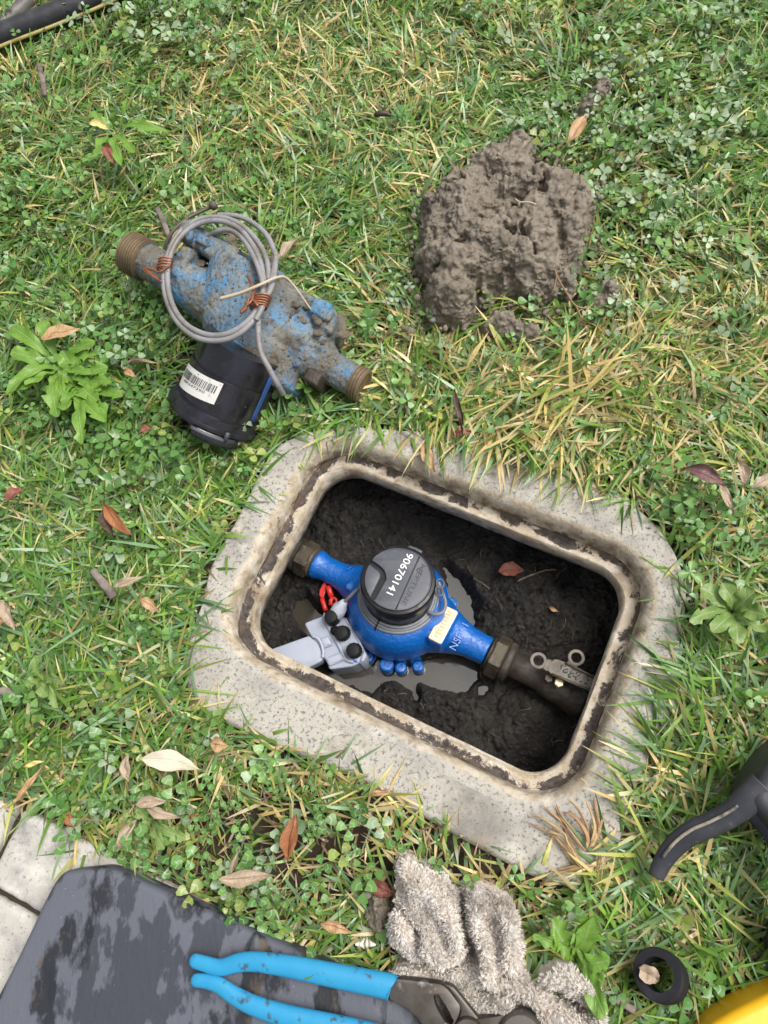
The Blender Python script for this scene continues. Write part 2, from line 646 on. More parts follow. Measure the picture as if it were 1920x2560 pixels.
def ring_mesh(loops):
    n = len(loops[0])
    return np.vstack(loops), grid_faces(len(loops), n, wrap_v=True)

# concrete collar: outer outline from the photograph, pushed a little under the grass
COLLAR_VIS = [(720, 1118), (800, 1092), (880, 1085), (1000, 1092), (1120, 1100), (1250, 1128), (1400, 1182), (1540, 1250), (1625, 1325), (1672, 1400), (1690, 1470),
              (1676, 1560), (1682, 1640), (1680, 1700), (1650, 1800), (1580, 1930), (1545, 2040), (1530, 2110), (1480, 2150), (1408, 2187),
              (1340, 2172), (1190, 2092), (1050, 2010), (900, 1920), (760, 1870), (640, 1820), (520, 1762), (484, 1690), (490, 1600),
              (528, 1500), (545, 1420), (600, 1320), (645, 1230), (680, 1160)]
cv = catmull(PA(COLLAR_VIS, 0.004)[:, :2], 5, True)
q0 = rr_loop(BC, bx, by, HX + .012, HY + .012, RIM_R + .010)
# radial match of the collar outline to the rim loop
outer = []
for p in q0:
    d = unit(p - BC[:2])
    best = None
    for i in range(len(cv)):
        a, b = cv[i], cv[(i + 1) % len(cv)]
        e = b - a
        den = d[0] * e[1] - d[1] * e[0]
        if abs(den) < 1e-12: continue
        w = a - BC[:2]
        t = (w[0] * e[1] - w[1] * e[0]) / den
        s = (w[0] * d[1] - w[1] * d[0]) / den
        if t > 0 and -1e-6 <= s <= 1 + 1e-6 and (best is None or t > best):
            best = t
    outer.append(BC[:2] + d * (best + 0.010))
outer = np.array(outer)
mb = MB()
nst = 10
loops = []
o2 = np.c_[outer, np.full(len(outer), -0.05)]; loops.append(o2)
for k in range(nst + 1):
    t = k / nst
    q = outer * (1 - t) + q0 * t
    z = 0.004 + 0.002 * (fbm(q[:, 0] * 20, q[:, 1] * 20, None, 11, 3) - .5) - (0.004 if k == 0 else 0)
    loops.append(np.c_[q, z])
V, F = ring_mesh(loops)
mb.add(V, F)
obj('collar', mb, MAT['concrete'], mbox)
# rim: rounded edge, upright wall, then the lid seat, then the inner lip
mb = MB()
zc_ = 0.004 + 0.002 * (fbm(q0[:, 0] * 20, q0[:, 1] * 20, None, 11, 3) - .5)
L = [np.c_[q0, zc_], loop3(HX + .006, HY + .006, RIM_R + .005, 0.0042, .002, 1), loop3(HX + .001, HY + .001, RIM_R, 0.0032, .003, 2), loop3(HX - .003, HY - .003, RIM_R - .002, -0.0002, .003, 3),
     loop3(HX - .006, HY - .006, RIM_R - .004, -0.006, .003, 4), loop3(HX - .0078, HY - .0078, RIM_R - .005, -0.013, .003, 5), loop3(HX - .0085, HY - .0085, RIM_R - .006, -0.020, .0025, 6), loop3(HX - .0085, HY - .0085, RIM_R - .006, -0.026, .002, 5)]
V, F = ring_mesh(L); mb.add(V, F)
o = obj('rim', mb, MAT['ledge'], mbox); ring_attr(o, [0, 0, 0, 0, .05, .15, .35, .5], [0, 0, .1, .25, .45, .7, .9, 1], [1, .75, .45, .15, 0, 0, 0, 0])
mb = MB()
L = []
for k in range(9):
    t = k / 8
    ins = 0.0085 + SEAT * t
    z = -0.026 - 0.003 * math.sin(t * math.pi) - .002 * t
    if 0.15 < t < 0.5: z -= .0015
    L.append(loop3(HX - ins, HY - ins, RIM_R - .006 - .014 * t, z, .0035 if k else .002, 20 + k))
V, F = ring_mesh(L); mb.add(V, F)
o = obj('lid_seat', mb, MAT['ledge'], mbox); ring_attr(o, [.75, .8, .75, .7, .65, .55, .4, .2, .0], [1, .8, .3, .1, 0, 0, .1, .2, .4])
mb = MB()
ins = 0.0085 + SEAT
L = [loop3(HX - ins, HY - ins, RIM_R - .02, -0.028, .0035, 28), loop3(HX - ins - .0015, HY - ins - .0015, RIM_R - .02, -0.0295, .003, 31),
     loop3(HX - ins - .002, HY - ins - .002, RIM_R - .02, -0.044, .003, 32), loop3(HX - ins - .0005, HY - ins - .0005, RIM_R - .02, -0.060, .003, 33),
     loop3(HX - ins + .006, HY - ins + .006, RIM_R - .02, -0.062, .002, 34)]
V, F = ring_mesh(L); mb.add(V, F)
o = obj('lip', mb, MAT['ledge'], mbox); ring_attr(o, [0, 0, .1, .35, .5], [.4, .5, .6, .8, 1])
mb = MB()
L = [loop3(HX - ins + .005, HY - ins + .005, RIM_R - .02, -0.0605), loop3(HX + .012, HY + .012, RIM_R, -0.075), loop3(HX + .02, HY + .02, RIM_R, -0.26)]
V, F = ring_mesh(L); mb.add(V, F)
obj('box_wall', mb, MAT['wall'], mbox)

# lawn soil: one sheet out to the horizon with the pit left open
lo, hi = -1.6, 1.6
n = 230
gx = np.linspace(lo, hi, n)
X, Y = np.meshgrid(gx + 0.0, gx + 0.1, indexing='ij')
G = np.c_[X.ravel(), Y.ravel()]
hole_poly = rr_loop(BC, bx, by, HX + .004, HY + .004, RIM_R)
Z = -0.014 + 0.02 * (fbm(G[:, 0] * 9, G[:, 1] * 9, None, 2, 4) - .5) + .006 * crumbs(G[:, 0], G[:, 1], .03, 5)
Z = np.minimum(Z, -0.001)
rin = inside(G, hole_poly)
F = []
for q in grid_faces(n, n):
    if not rin[list(q)].any():
        F.append(q)
mb = MB(); mb.add(np.c_[G, Z], F)
# far skirt
far = 60.0
bd = [i * n for i in range(n)] + [(n - 1) * n + j for j in range(1, n)] + [i * n + n - 1 for i in range(n - 2, -1, -1)] + [j for j in range(n - 2, 0, -1)]
B0 = np.c_[G, Z][bd]
ctr = np.array([0, .1])
d = B0[:, :2] - ctr
B1 = np.c_[ctr + d * (far / np.abs(d).max(1))[:, None], np.full(len(bd), -0.03)]
mb.add(np.vstack([B0, B1]), grid_faces(2, len(bd), wrap_v=True))
g = obj('ground', mb, MAT['soil']); tag(g, kind='structure')

# pit floor: wet crumbly mud with hollows where the water stands
WATER_Z = -0.150
PUD = [[(735, 1500), (770, 1490), (800, 1530), (890, 1630), (1010, 1660), (1110, 1640), (1185, 1640), (1200, 1700), (1168, 1742), (1100, 1722), (1050, 1712), (1040, 1750), (1025, 1720), (960, 1700), (930, 1735), (880, 1722), (800, 1740), (740, 1690), (790, 1640), (730, 1540)],
       [(1110, 1420), (1150, 1440), (1185, 1500), (1190, 1570), (1160, 1600), (1120, 1520)],
       [(1190, 1715), (1230, 1705), (1222, 1730), (1195, 1745)]]
nx, ny = 330, 230
gx = np.linspace(-HX - .018, HX + .018, nx); gy = np.linspace(-HY - .018, HY + .018, ny)
X, Y = np.meshgrid(gx, gy, indexing='ij')
G = BC[:2] + X.ravel()[:, None] * bx[:2] + Y.ravel()[:, None] * by[:2]
base = -0.150 + .036 * (fbm(G[:, 0] * 14, G[:, 1] * 14, None, 41, 3) - .5)
base += .020 * np.clip((Y.ravel() - .02) / HY, 0, 1) + .022 * np.clip((X.ravel() - .06) / HX, 0, 1) * np.clip((Y.ravel() + .05) / .1, 0, 1)
base += .012 * np.clip((X.ravel() - .02) / .1, 0, 1) * np.clip((-Y.ravel()) / HY, 0, 1)
wet = np.zeros(len(G))
for poly in PUD:
    q = PA(poly, WATER_Z)[:, :2]
    sd_ = poly_dist(G, q) * np.where(inside(G, q), 1, -1)
    sd_ += .006 * (fbm(G[:, 0] * 70, G[:, 1] * 70, None, 77, 3) - .5) * 2
    wet = np.maximum(wet, np.clip((sd_ + .008) / .014, 0, 1))
am = np.clip((fbm(G[:, 0] * 25, G[:, 1] * 25, None, 15, 2) - .3) / .35, .2, 1)
jx = G[:, 0] + .004 * (fbm(G[:, 0] * 160, G[:, 1] * 160, None, 61, 2) - .5); jy = G[:, 1] + .004 * (fbm(G[:, 0] * 160, G[:, 1] * 160, None, 62, 2) - .5)
lumps = .012 * crumbs(jx, jy, .034, 3) + am * (.0075 * crumbs(jx, jy, .0105, 9) + .0056 * crumbs(jx, jy, .0058, 13) + .0030 * crumbs(jx, jy, .0034, 14)) + .0060 * (fbm(G[:, 0] * 420, G[:, 1] * 420, None, 1, 3) - .5)
Zp = np.maximum(base, -0.147) * (1 - wet) + wet * (-0.164) + lumps * (1 - .75 * wet)
mb = MB(); mb.add(np.c_[G, Zp], grid_faces(nx, ny))
g = obj('pit_mud', mb, MAT['mud']); tag(g, kind='structure')
PIT_G, PIT_Z = G, Zp
def pit_z(p):
    return PIT_Z[np.argmin(((PIT_G - np.asarray(p)[:2]) ** 2).sum(1))]
mb = MB()
q = rr_loop(BC, bx, by, HX - .01, HY - .01, RIM_R)
mb.add(np.c_[q, np.full(len(q), WATER_Z)], [list(range(len(q)))])
g = obj('puddle_water', mb, MAT['water']); tag(g, kind='structure')
# ------------------------------------------------------------------ pavement of worn concrete blocks
MAT['paver'] = M('worn concrete paver', (0.45, 0.43, 0.39), 0.85,
                 [((0.30, 0.29, 0.28), 30, .5, .7), ((0.60, 0.58, 0.54), 45, .5, .7), ((0.12, 0.115, 0.115), 22, .60, .70), ((0.2, 0.19, 0.18), 300, .58, .68)],
                 [(420, .5, .001), (90, .4, .002)])
O = P(64, 2024)
e1 = unit((P(579, 2284) - O) * (1, 1, 0)); e2 = np.array([e1[1], -e1[0], 0])
if e2 @ (P(12, 2168) - O) < 0: e2 = -e2
pav = bpy.data.objects.new('pavement', None); COL.objects.link(pav)
pav.location = tuple(O); ROOT['pavement'] = O; tag(pav, kind='structure')
course = [((-.34, -.008), 0, .074), ((0, .132), 0, .074), ((.139, .44), 0, .074), ((.447, .75), 0, .074),
          ((-.30, -.075), .081, .215), ((-.068, .21), .081, .215), ((.217, .50), .081, .215),
          ((-.34, .02), .222, .36), ((.027, .31), .222, .36), ((.317, .60), .222, .36)]
for k, ((s0, s1), t0, t1) in enumerate(course):
    mb = MB()
    fr = frame(O, e1, e2, UP)
    pl = []
    for a, b in (((s0, t0), (s1, t0)), ((s1, t0), (s1, t1)), ((s1, t1), (s0, t1)), ((s0, t1), (s0, t0))):
        m_ = max(2, int(np.hypot(b[0] - a[0], b[1] - a[1]) / .008))
        for i in range(m_):
            pl.append((a[0] + (b[0] - a[0]) * i / m_, a[1] + (b[1] - a[1]) * i / m_))
    pl = np.array(pl)
    pl += .0028 * (np.c_[fbm(pl[:, 0] * 60, pl[:, 1] * 60, None, k, 3), fbm(pl[:, 0] * 60, pl[:, 1] * 60, None, k + 50, 3)] - .5) * 2
    slab(mb, pl, -.05, 0.004 + .0015 * math.sin(k * 2.3), .006, 4, fr)
    mb.sm = [True] * len(mb.sm)
    obj('paver', mb, MAT['paver'], pav, sharp=50)

# ------------------------------------------------------------------ the new blue meter in the pit
MAT['blue'] = M('glossy blue enamel', (0.003, 0.120, 0.47), 0.26, [((0.003, 0.095, 0.39), 30, .4, .7)], [(300, .8, .0016), (900, .2, .0006)], coat=0.3, spec=0.6)
MAT['brass_mud'] = M('muddy old brass', (0.085, 0.068, 0.046), 0.5, [((0.04, 0.033, 0.025), 50, .45, .65), ((0.15, 0.125, 0.09), 130, .56, .7)], [(300, .5, .001)], metal=0.25)
MAT['old_pipe'] = M('mud coated pipe', (0.045, 0.036, 0.027), 0.5, [((0.10, 0.085, 0.065), 60, .55, .72), ((0.02, 0.017, 0.014), 35, .5, .7)], [(260, .6, .0015)])
MAT['black'] = M('black plastic', (0.010, 0.010, 0.012), 0.40, [((0.03, 0.03, 0.033), 70, .55, .75)], [(200, .08, .0005)], rough_var=(90, .4, .7, .30, .55), spec=.35)
MAT['matt_black'] = M('matt black plastic', (0.009, 0.009, 0.010), .6, [], [(260, .1, .0005)], spec=.25)
MAT['slate'] = M('scuffed dark grey plastic', (0.080, 0.085, 0.102), 0.42, [((0.13, 0.137, 0.158), 55, .5, .75), ((0.050, 0.053, 0.063), 30, .5, .7), ((0.22, 0.22, 0.23), 420, .70, .75)], [(220, .12, .0005)])
MAT['grey_cable'] = M('grey cable sheath', (0.19, 0.20, 0.225), 0.4, [((0.10, 0.10, 0.11), 40, .55, .75)])
MAT['white_print'] = M('white print', (0.85, 0.85, 0.83), 0.5)
MAT['emboss'] = M('tone on tone embossing', (0.050, 0.053, 0.063), 0.5)
MAT['tab'] = M('muddy cast tab', (0.20, 0.18, 0.145), .6, [((0.11, 0.095, 0.075), 60, .45, .65)], [(260, .5, .001)])
MAT['seam_shade'] = M('lid groove shade', (0.020, 0.020, 0.024), 0.5)
MAT['plate'] = M('cream metal plate', (0.78, 0.62, 0.42), 0.32, [((0.55, 0.42, 0.28), 90, .55, .72)], [(260, .4, .0006)], metal=0.35)
MAT['red'] = M('red plastic', (0.62, 0.03, 0.022), 0.35, [((0.40, 0.02, 0.018), 90, .5, .7)])
MAT['radio'] = M('pale grey plastic', (0.36, 0.395, 0.48), 0.42, [((0.30, 0.33, 0.40), 30, .5, .75), ((0.10, 0.09, 0.08), 260, .70, .74)], [(500, .08, .0004)])
MAT['radio_white'] = M('white plug plastic', (0.55, 0.60, 0.70), 0.4, [((0.45, 0.48, 0.55), 60, .5, .7)])

AX = -0.108                                           # height of the meter's pipe axis
A, B = P(788, 1408, AX), P(1222, 1630, AX)
mx_ = unit(B - A)
LM = np.linalg.norm(B - A)
nadir = np.array([0, 0, 0])
mid = (A + B) / 2
away = unit((mid - CAM) * (1, 1, 0))
zz_ = UP + math.tan(math.radians(14.5)) * away
zz_ = unit(zz_ - (zz_ @ mx_) * mx_)
my_ = np.cross(zz_, mx_)
fm = frame(mid, mx_, my_, zz_)
fA = frame(mid, my_, zz_, mx_)                        # z of this frame runs along the pipe
depth = CAM_H - AX
PXM = F_PX / ((CAM - mid) @ RW[:, 2])                 # photo pixels per metre there
RD = 128 / PXM                                        # dome radius
K = RD / 0.0625                                       # the meter's own scale
print('meter length', LM, 'dome radius', RD, 'px/m', PXM)
meter = thing('water_meter', 'new glossy blue water meter with black round cap, fitted in the open pit', 'water meter', (mid[0], mid[1], WATER_Z), None)
def kz(pr): return [(r * K, z * K) for r, z in pr]
mb = MB()
lathe(mb, kz([(.001, -.046), (.050, -.046), (.0545, -.042), (.0585, -.032), (.0622, -.022), (.0640, -.010), (.0638, .002), (.0622, .012), (.0592, .021), (.055, .028), (.0500, .033), (.044, .036), (.001, .036)]), 64, fm, caps=False)
LX = LM / 2
for s in (-1, 1):
    pr = [(.044, .028), (.041, .042), (.0340, .056), (.0270, .070), (.0215, .083), (.0185, .095)] if s > 0 else [(.040, .028), (.036, .042), (.0285, .056), (.0222, .068), (.0178, .080), (.0162, .090)]
    pr = [(r * K, s * x * K) for r, x in pr]
    pr += [(.0158 * K, s * (LX - .020)), (.0165 * K, s * (LX - .013)), (.0188 * K, s * (LX - .006)), (.0190 * K, s * (LX - .001))] if s < 0 else [(.0172 * K, s * (LX - .008)), (.0175 * K, s * (LX - .001))]
    pr = [(.001, pr[0][1])] + pr + [(.001, pr[-1][1])]
    lathe(mb, pr, 40, fm, 'x', caps=False)
# pad under the name plate and the little drilled boss on the other neck
slab(mb, round_poly(np.array([(.052, -.030), (.072, -.030), (.072, .018), (.052, .018)]) * K, .004 * K), .0 * K, .0300 * K, .002, 2, fm)
lathe(mb, [(.0055 * K, .018 * K), (.0055 * K, .0335 * K), (.004 * K, .0345 * K)], 16, frame(fm([-.060 * K, -.014 * K, -.009])[0], mx_, my_, zz_))
obj('meter_body', mb, MAT['blue'], meter, remesh=0.0015, relax=6, rough=0.0009)
# small cast marks on the left neck
mb = MB()
V, F = text_mesh('NSF 61', .0125 * K, .0012)
tb = frame(fm([.0835 * K, -.006 * K, .0204 * K])[0], *[unit(q) for q in (np.array([0, 1, 0]) @ np.array([mx_, my_, zz_]), np.array([-1, 0, .25]) @ np.array([mx_, my_, zz_]), np.array([.25, 0, 1]) @ np.array([mx_, my_, zz_]))])
mb.add(tb(V), F, False)
obj('cast_lettering', mb, MAT['blue'], meter)
mb = MB()
tb = frame(fm([-.070 * K, .006 * K, .0205 * K])[0], my_, -mx_, unit(zz_ - .3 * mx_))
for a in (0, 2.1, 4.2):
    c, d = np.array([math.cos(a), math.sin(a), 0]) * .006, np.array([math.cos(a + 2.1), math.sin(a + 2.1), 0]) * .006
    tube(mb, tb(np.array([c + (d - c) * t for t in np.linspace(0.1, .9, 4)])), .0008, 6)
obj('cast_mark', mb, MAT['blue'], meter)
# name plate
mb = MB()
pz = frame(fm([.062 * K, -.006 * K, .0302 * K])[0], mx_, my_, zz_)
slab(mb, round_poly(np.array([(-.0085, -.0225), (.0085, -.0225), (.0085, .0225), (-.0085, .0225)]) * K, .003, 4), 0, .0022, .0009, 2, pz)
npl = obj('name_plate', mb, MAT['plate'], meter)
mb = MB()
for k in range(9):
    a = -.017 + k * .0042
    slab(mb, np.array([(-.003, a), (.0028, a), (.0028, a + .0009 + .0012 * (k % 2)), (-.003, a + .0022)]) * K, .0021, .0027, 0, 1, pz)
obj('stamped_marks', mb, M('stamped plate shade', (0.52, 0.40, 0.27), 0.5, metal=.3), npl)
# lugs round the foot
lug = None
for a, r in ((228, .068), (250, .0655), (263, .066), (285, .066), (300, .0665), (318, .069), (20, .068), (42, .067), (175, .067), (150, .067)):
    mb = MB()
    c = np.array([math.cos(math.radians(a)) * r * K, math.sin(math.radians(a)) * r * K, 0])
    fl = frame(fm(c)[0], mx_, my_, zz_)
    big = .0092 if a in (250, 285, 42) else .0075
    zt = -.026 if a in (250, 285) else -.031
    lathe(mb, [(big * K, -.046 * K), (big * K, (zt - .002) * K), (big * .8 * K, zt * K), (.001, zt * K)], 16, fl)
    c2 = c * .82
    slab(mb, np.array([c[:2] + np.array([-c[1], c[0]]) / np.linalg.norm(c) * .007 * K, c2[:2] + np.array([-c[1], c[0]]) / np.linalg.norm(c) * .007 * K,
                       c2[:2] - np.array([-c[1], c[0]]) / np.linalg.norm(c) * .007 * K, c[:2] - np.array([-c[1], c[0]]) / np.linalg.norm(c) * .007 * K]), -.046 * K, (zt - .004) * K, 0, 1, fm)
    obj('foot_lug', mb, MAT['blue'], meter, remesh=.0012, relax=4, rough=.0008)
# register cap
mb = MB()
lathe(mb, kz([(.0395, .030), (.0396, .040), (.0402, .050), (.0408, .058), (.0424, .062), (.0428, .068), (.0425, .0805), (.0412, .0835), (.0382, .0845), (.0374, .0835), (.0374, .0810), (.001, .0810)]), 72, fm, caps=False)
cap = obj('register_cap', mb, MAT['black'], meter, sharp=35)
lc = fm([0, 0, .081 * K])[0]
l1 = unit(CAM_R - (CAM_R @ zz_) * zz_); l2 = np.cross(zz_, l1)
RL = .0373 * K
fl = frame(lc, l1, l2, zz_)
def arc(a0, a1, n): return [(math.cos(math.radians(a)), math.sin(math.radians(a))) for a in np.linspace(a0, a1, n)]
lid_main = arc(142, -136, 60) + [(-.655, -.60), (-.35, -.02), (-.365, .16), (-.42, .30), (-.53, .42), (-.66, .53)]
lid_side = arc(150, 214, 16) + [(-.53, .09), (-.535, .20), (-.60, .285)]
mb = MB()
slab(mb, np.array(lid_main) * RL, -.001, .0044 * K, .0010, 3, fl)
lid = obj('register_lid', mb, MAT['slate'], cap, sharp=40)
mb = MB()
slab(mb, np.array(lid_side) * RL, -.001, .0032 * K, .0010, 3, fl)
obj('lid_thumb_rest', mb, MAT['slate'], cap, sharp=40)
# raised rim round the lid and the straight seam across it
mb = MB()
tube(mb, fl(np.c_[np.array(arc(140, -134, 60)) * RL * .988, np.full(60, .0045 * K)]), .0007, 6)
obj('lid_rim', mb, MAT['slate'], cap)
mb = MB()
s0, s1 = np.array([.665, .74]), np.array([-.085, -.985])
tube(mb, fl(np.array([[*(s0 + (s1 - s0) * t) * RL, .0044 * K] for t in np.linspace(0, 1, 8)])), .00055, 6)
sd2 = unit(np.array([s1[1] - s0[1], s0[0] - s1[0]])) * .022
tube(mb, fl(np.array([[*(s0 + sd2 * -1 + (s1 - s0) * t) * RL, .0043 * K] for t in np.linspace(0, 1, 8)])), .00035, 6)
obj('lid_seam', mb, MAT['seam_shade'], cap)  # dark strips stand in for the shade of the seam groove
td = unit(np.array([-.415, -.837])); tu = np.array([-td[1], td[0]])
def on_lid(body, cx, cy, size, dep, name, mat, track=1.0):
    V, F = text_mesh(body, size, dep)
    w = V[:, :1] * td * track + V[:, 1:2] * tu
    mb = MB()
    mb.add(fl(np.c_[w + np.array([cx, cy]) * RL, V[:, 2] + .0046 * K]), F, False)
    return obj(name, mb, mat, cap)
on_lid('90670141', .045, .135, .0116 * K, .00025, 'serial_number', MAT['white_print'], 1.24)
on_lid('NEPTUNE', .46, -.19, .0086 * K, .0002, 'embossed_name', MAT['emboss'], 1.45)
mb = MB()
for a, b in (((.75, .40), (.70, .10)), ((.70, .10), (.56, .28)), ((.56, .28), (.75, .40)), ((.66, .26), (.60, .06))):
    a, b = np.array(a), np.array(b)
    tube(mb, fl(np.array([[*(a + (b - a) * t) * RL, .0045 * K] for t in np.linspace(0, 1, 4)])), .0004, 5)
obj('embossed_trident', mb, MAT['emboss'], cap)
# hinge tab at the back and a pair of eyelets at the right
mb = MB()
tdir = arc(74, 52, 8)
pth = fl(np.array([[x * RL * 1.19, y * RL * 1.19, -.004 * K] for x, y in tdir]))
tube(mb, pth, .0028 * K, 4, 1.1)
obj('hinge_tab', mb, MAT['slate'], cap)
for k, ang in enumerate((-3, -14)):
    mb = MB()
    x, y = math.cos(math.radians(ang)) * RL * 1.27, math.sin(math.radians(ang)) * RL * 1.27
    c = fl([x, y, -.006 * K])[0]
    a = np.linspace(0, 2 * math.pi, 14, endpoint=False)
    tube(mb, np.array([c + l1 * math.cos(t) * .0042 * K + l2 * math.sin(t) * .0058 * K for t in a]), .0013 * K, 6, closed=True)
    obj('eyelet', mb, MAT['slate'], cap)
# grey cable wound round the foot of the cap, its tie, its slack loop and its run to the plug
mb = MB()
a = np.linspace(0, 2 * math.pi, 60, endpoint=False)
for r, z in ((.0415, .0415), (.0440, .0395), (.0466, .0368)):
    tube(mb, fm(np.array([[math.cos(t) * r * K, math.sin(t) * r * K, (z + .0008 * math.sin(3 * t + r * 900)) * K] for t in a])), .00195 * K, 8, closed=True)
ZC = AX + .040 * K
pts = [P(1072, 1530, ZC + .006), P(1085, 1535, ZC + .008), P(1102, 1533, ZC + .008), P(1112, 1522, ZC + .006), P(1113, 1504, ZC + .004), P(1108, 1486, ZC + .003), P(1102, 1470, ZC + .002), P(1096, 1456, ZC + .002)]
tube(mb, catmull(pts, 6), .0021 * K, 8)
pts = [P(895, 1472, ZC + .004), P(884, 1482, ZC + .004), P(874, 1492, ZC + .003), P(864, 1502, ZC - .002), P(856, 1510, ZC - .006)]
tube(mb, catmull(pts, 6), .0021 * K, 8)
cab = obj('register_cable', mb, MAT['grey_cable'], meter)
mb = MB()
x, y = math.cos(math.radians(266)), math.sin(math.radians(266))
tube(mb, fm(np.array([[x * .0405 * K, y * .0405 * K, .0445 * K], [x * .0430 * K, y * .0430 * K, .0435 * K], [x * .0480 * K, y * .0480 * K, .0395 * K], [x * .0500 * K, y * .0500 * K, .0340 * K]])), .0009 * K, 6)
obj('cable_tie', mb, MAT['black'], cab)
mb = MB()
p0, p1 = P(862, 1503, ZC - .003), P(840, 1535, ZC - .022)
pd = unit(p1 - p0); px_ = unit(np.cross(pd, UP)); LL = np.linalg.norm(p1 - p0)
lathe(mb, [(.0028 * K, 0), (.0042 * K, .05 * LL), (.0055 * K, .25 * LL), (.0082 * K, .45 * LL), (.0092 * K, .75 * LL), (.0088 * K, 1.0 * LL)], 20, frame(p0, px_, np.cross(pd, px_), pd))
obj('cable_plug', mb, MAT['radio_white'], cab, sharp=40)

# ------------------------------------------------------------------ couplings, pipe and shut-off valve
def hexprof(mb, fr, r, x0, x1, cham=.0018):
    a = np.radians(np.arange(6) * 60 + 12)
    V = []
    for x, rr in ((x0, r - cham), (x0 + cham, r), (x1 - cham, r), (x1, r - cham)):
        V.append(np.c_[np.full(6, x), rr * np.cos(a), rr * np.sin(a)])
    f = grid_faces(4, 6, wrap_v=True) + [tuple(range(6))[::-1], tuple(18 + i for i in range(6))]
    mb.add(fr(np.vstack(V)), f, False)
fB = frame(B, mx_, my_, zz_)
fAx = frame(A, -mx_, my_, zz_)
lp = thing('supply_pipe', 'muddy brass coupling nut and pipe end at the left end of the blue meter', 'pipe', (A[0], A[1], -.15))
mb = MB(); hexprof(mb, fAx, .0235 * K, .004, .022 * K)
lathe(mb, [(.0200 * K, .0005), (.0200 * K, .006)], 32, fAx, 'x')
obj('coupling_nut', mb, MAT['brass_mud'], lp)
mb = MB(); lathe(mb, [(.0205 * K, .022 * K), (.0225 * K, .024 * K), (.0225 * K, .029 * K), (.017 * K, .032 * K), (.0145 * K, .034 * K), (.0145 * K, .09)], 32, fAx, 'x')
obj('pipe_end', mb, MAT['old_pipe'], lp)
vv = thing('shutoff_valve', 'mud coated shut-off valve with two ring lugs on its handle, right of the blue meter', 'valve', (*fB([.1, 0, 0])[0][:2], -.15))
mb = MB(); hexprof(mb, fB, .0262 * K, .004, .0195 * K)
lathe(mb, [(.0190 * K, .0005), (.0190 * K, .005)], 32, fB, 'x')
obj('coupling_nut', mb, MAT['brass_mud'], vv)
mb = MB(); lathe(mb, [(.0215 * K, .0195 * K), (.0235 * K, .021 * K), (.0235 * K, .028 * K), (.018 * K, .030 * K), (.0148 * K, .031 * K), (.0148 * K, .066 * K), (.0165 * K, .068 * K), (.0165 * K, .088 * K)], 32, fB, 'x')
obj('tail_piece', mb, MAT['old_pipe'], vv)
mb = MB(); lathe(mb, [(.001, .070 * K), (.0165 * K, .070 * K), (.0185 * K, .076 * K), (.0190 * K, .100 * K), (.0215 * K, .103 * K), (.0222 * K, .118 * K), (.0200 * K, .121 * K), (.0210 * K, .136 * K), (.0240 * K, .139 * K), (.0240 * K, .150 * K), (.0200 * K, .153 * K), (.018 * K, .166 * K), (.001, .168 * K)], 28, fB, 'x')
lathe(mb, [(.012 * K, .010 * K), (.011 * K, .036 * K)], 20, frame(fB([.120 * K, .012 * K, 0])[0], mx_, my_, zz_))
obj('valve_body', mb, MAT['old_pipe'], vv, remesh=.0015, relax=3, rough=.0014)
mb = MB(); lathe(mb, [(.0125 * K, .160 * K), (.0125 * K, .24 * K)], 24, fB, 'x')
obj('red_pipe', mb, M('dull red pipe', (0.22, 0.05, 0.03), 0.6, [((0.07, 0.045, 0.035), 50, .45, .65)], [(150, .5, .001)]), vv)
HZ = AX + .040 * K
def z4(x, y): return (1300 + x * .1326, 1590 + y * .1326)
bar = PA([z4(505, 620), z4(560, 520), z4(600, 470), z4(650, 435), z4(720, 440), z4(850, 490), z4(1150, 630), z4(1420, 765), z4(1900, 1010), z4(1800, 1240), z4(1300, 1000), z4(930, 850), z4(570, 705)], HZ)
mb = MB(); slab(mb, round_poly(bar[:, :2], .002, 3), HZ - .006, HZ, .0012, 2)
han = obj('valve_handle', mb, MAT['tab'], vv, sharp=40)
mb = MB()
for e0, e1_ in (((860, 505), (1900, 1030)), ((600, 720), (1800, 1225))):
    tube(mb, PA([z4(*(np.array(e0) + (np.array(e1_) - np.array(e0)) * t)) for t in np.linspace(0, 1, 6)], HZ + .0012), .0016, 6)
obj('handle_edge', mb, MAT['brass_mud'], han)
# the raised casting figures on the handle are worn to bumps in the photograph
mbm = MB()
for k in range(46):
    t = rng.random(); s = rng.uniform(-.7, .7)
    p = P(*z4(760 + 560 * t + 60 * s, 600 + 265 * t - 105 * s), HZ)
    ball(mbm, p + (0, 0, .0002), rng.uniform(.0007, .0013), 6, 4, (1.5 if k % 2 else .9, 1, .9))
obj('worn_lettering', mbm, MAT['slate'], han)
for cx, cy, nk in ((350, 460, (560, 560)), (1065, 405, (960, 590))):
    mb = MB()
    c = P(*z4(cx, cy), HZ)
    R1 = 155 * .1326 / pxm(c); R0 = 100 * .1326 / pxm(c)
    f_ = frame(c, (1, 0, 0), (0, 1, 0), UP)
    a = np.linspace(0, 2 * math.pi, 32, endpoint=False)
    slab(mb, np.c_[np.cos(a), np.sin(a)] * R1, -.0035, -.0005, .0005, 2, f_, hole=np.c_[np.cos(a), np.sin(a)] * R0)
    d = unit(P(*z4(*nk), HZ) - c); e = np.cross(UP, d); q = P(*z4(*nk), HZ)
    slab(mb, np.array([(c + d * R1 * .86 + e * R1 * .66)[:2], (q + e * R1 * .75)[:2], (q - e * R1 * .75)[:2], (c + d * R1 * .86 - e * R1 * .66)[:2]]), HZ - .0042, HZ - .0008, .0005, 1)
    obj('ring_lug', mb, MAT['tab'], han, sharp=40)
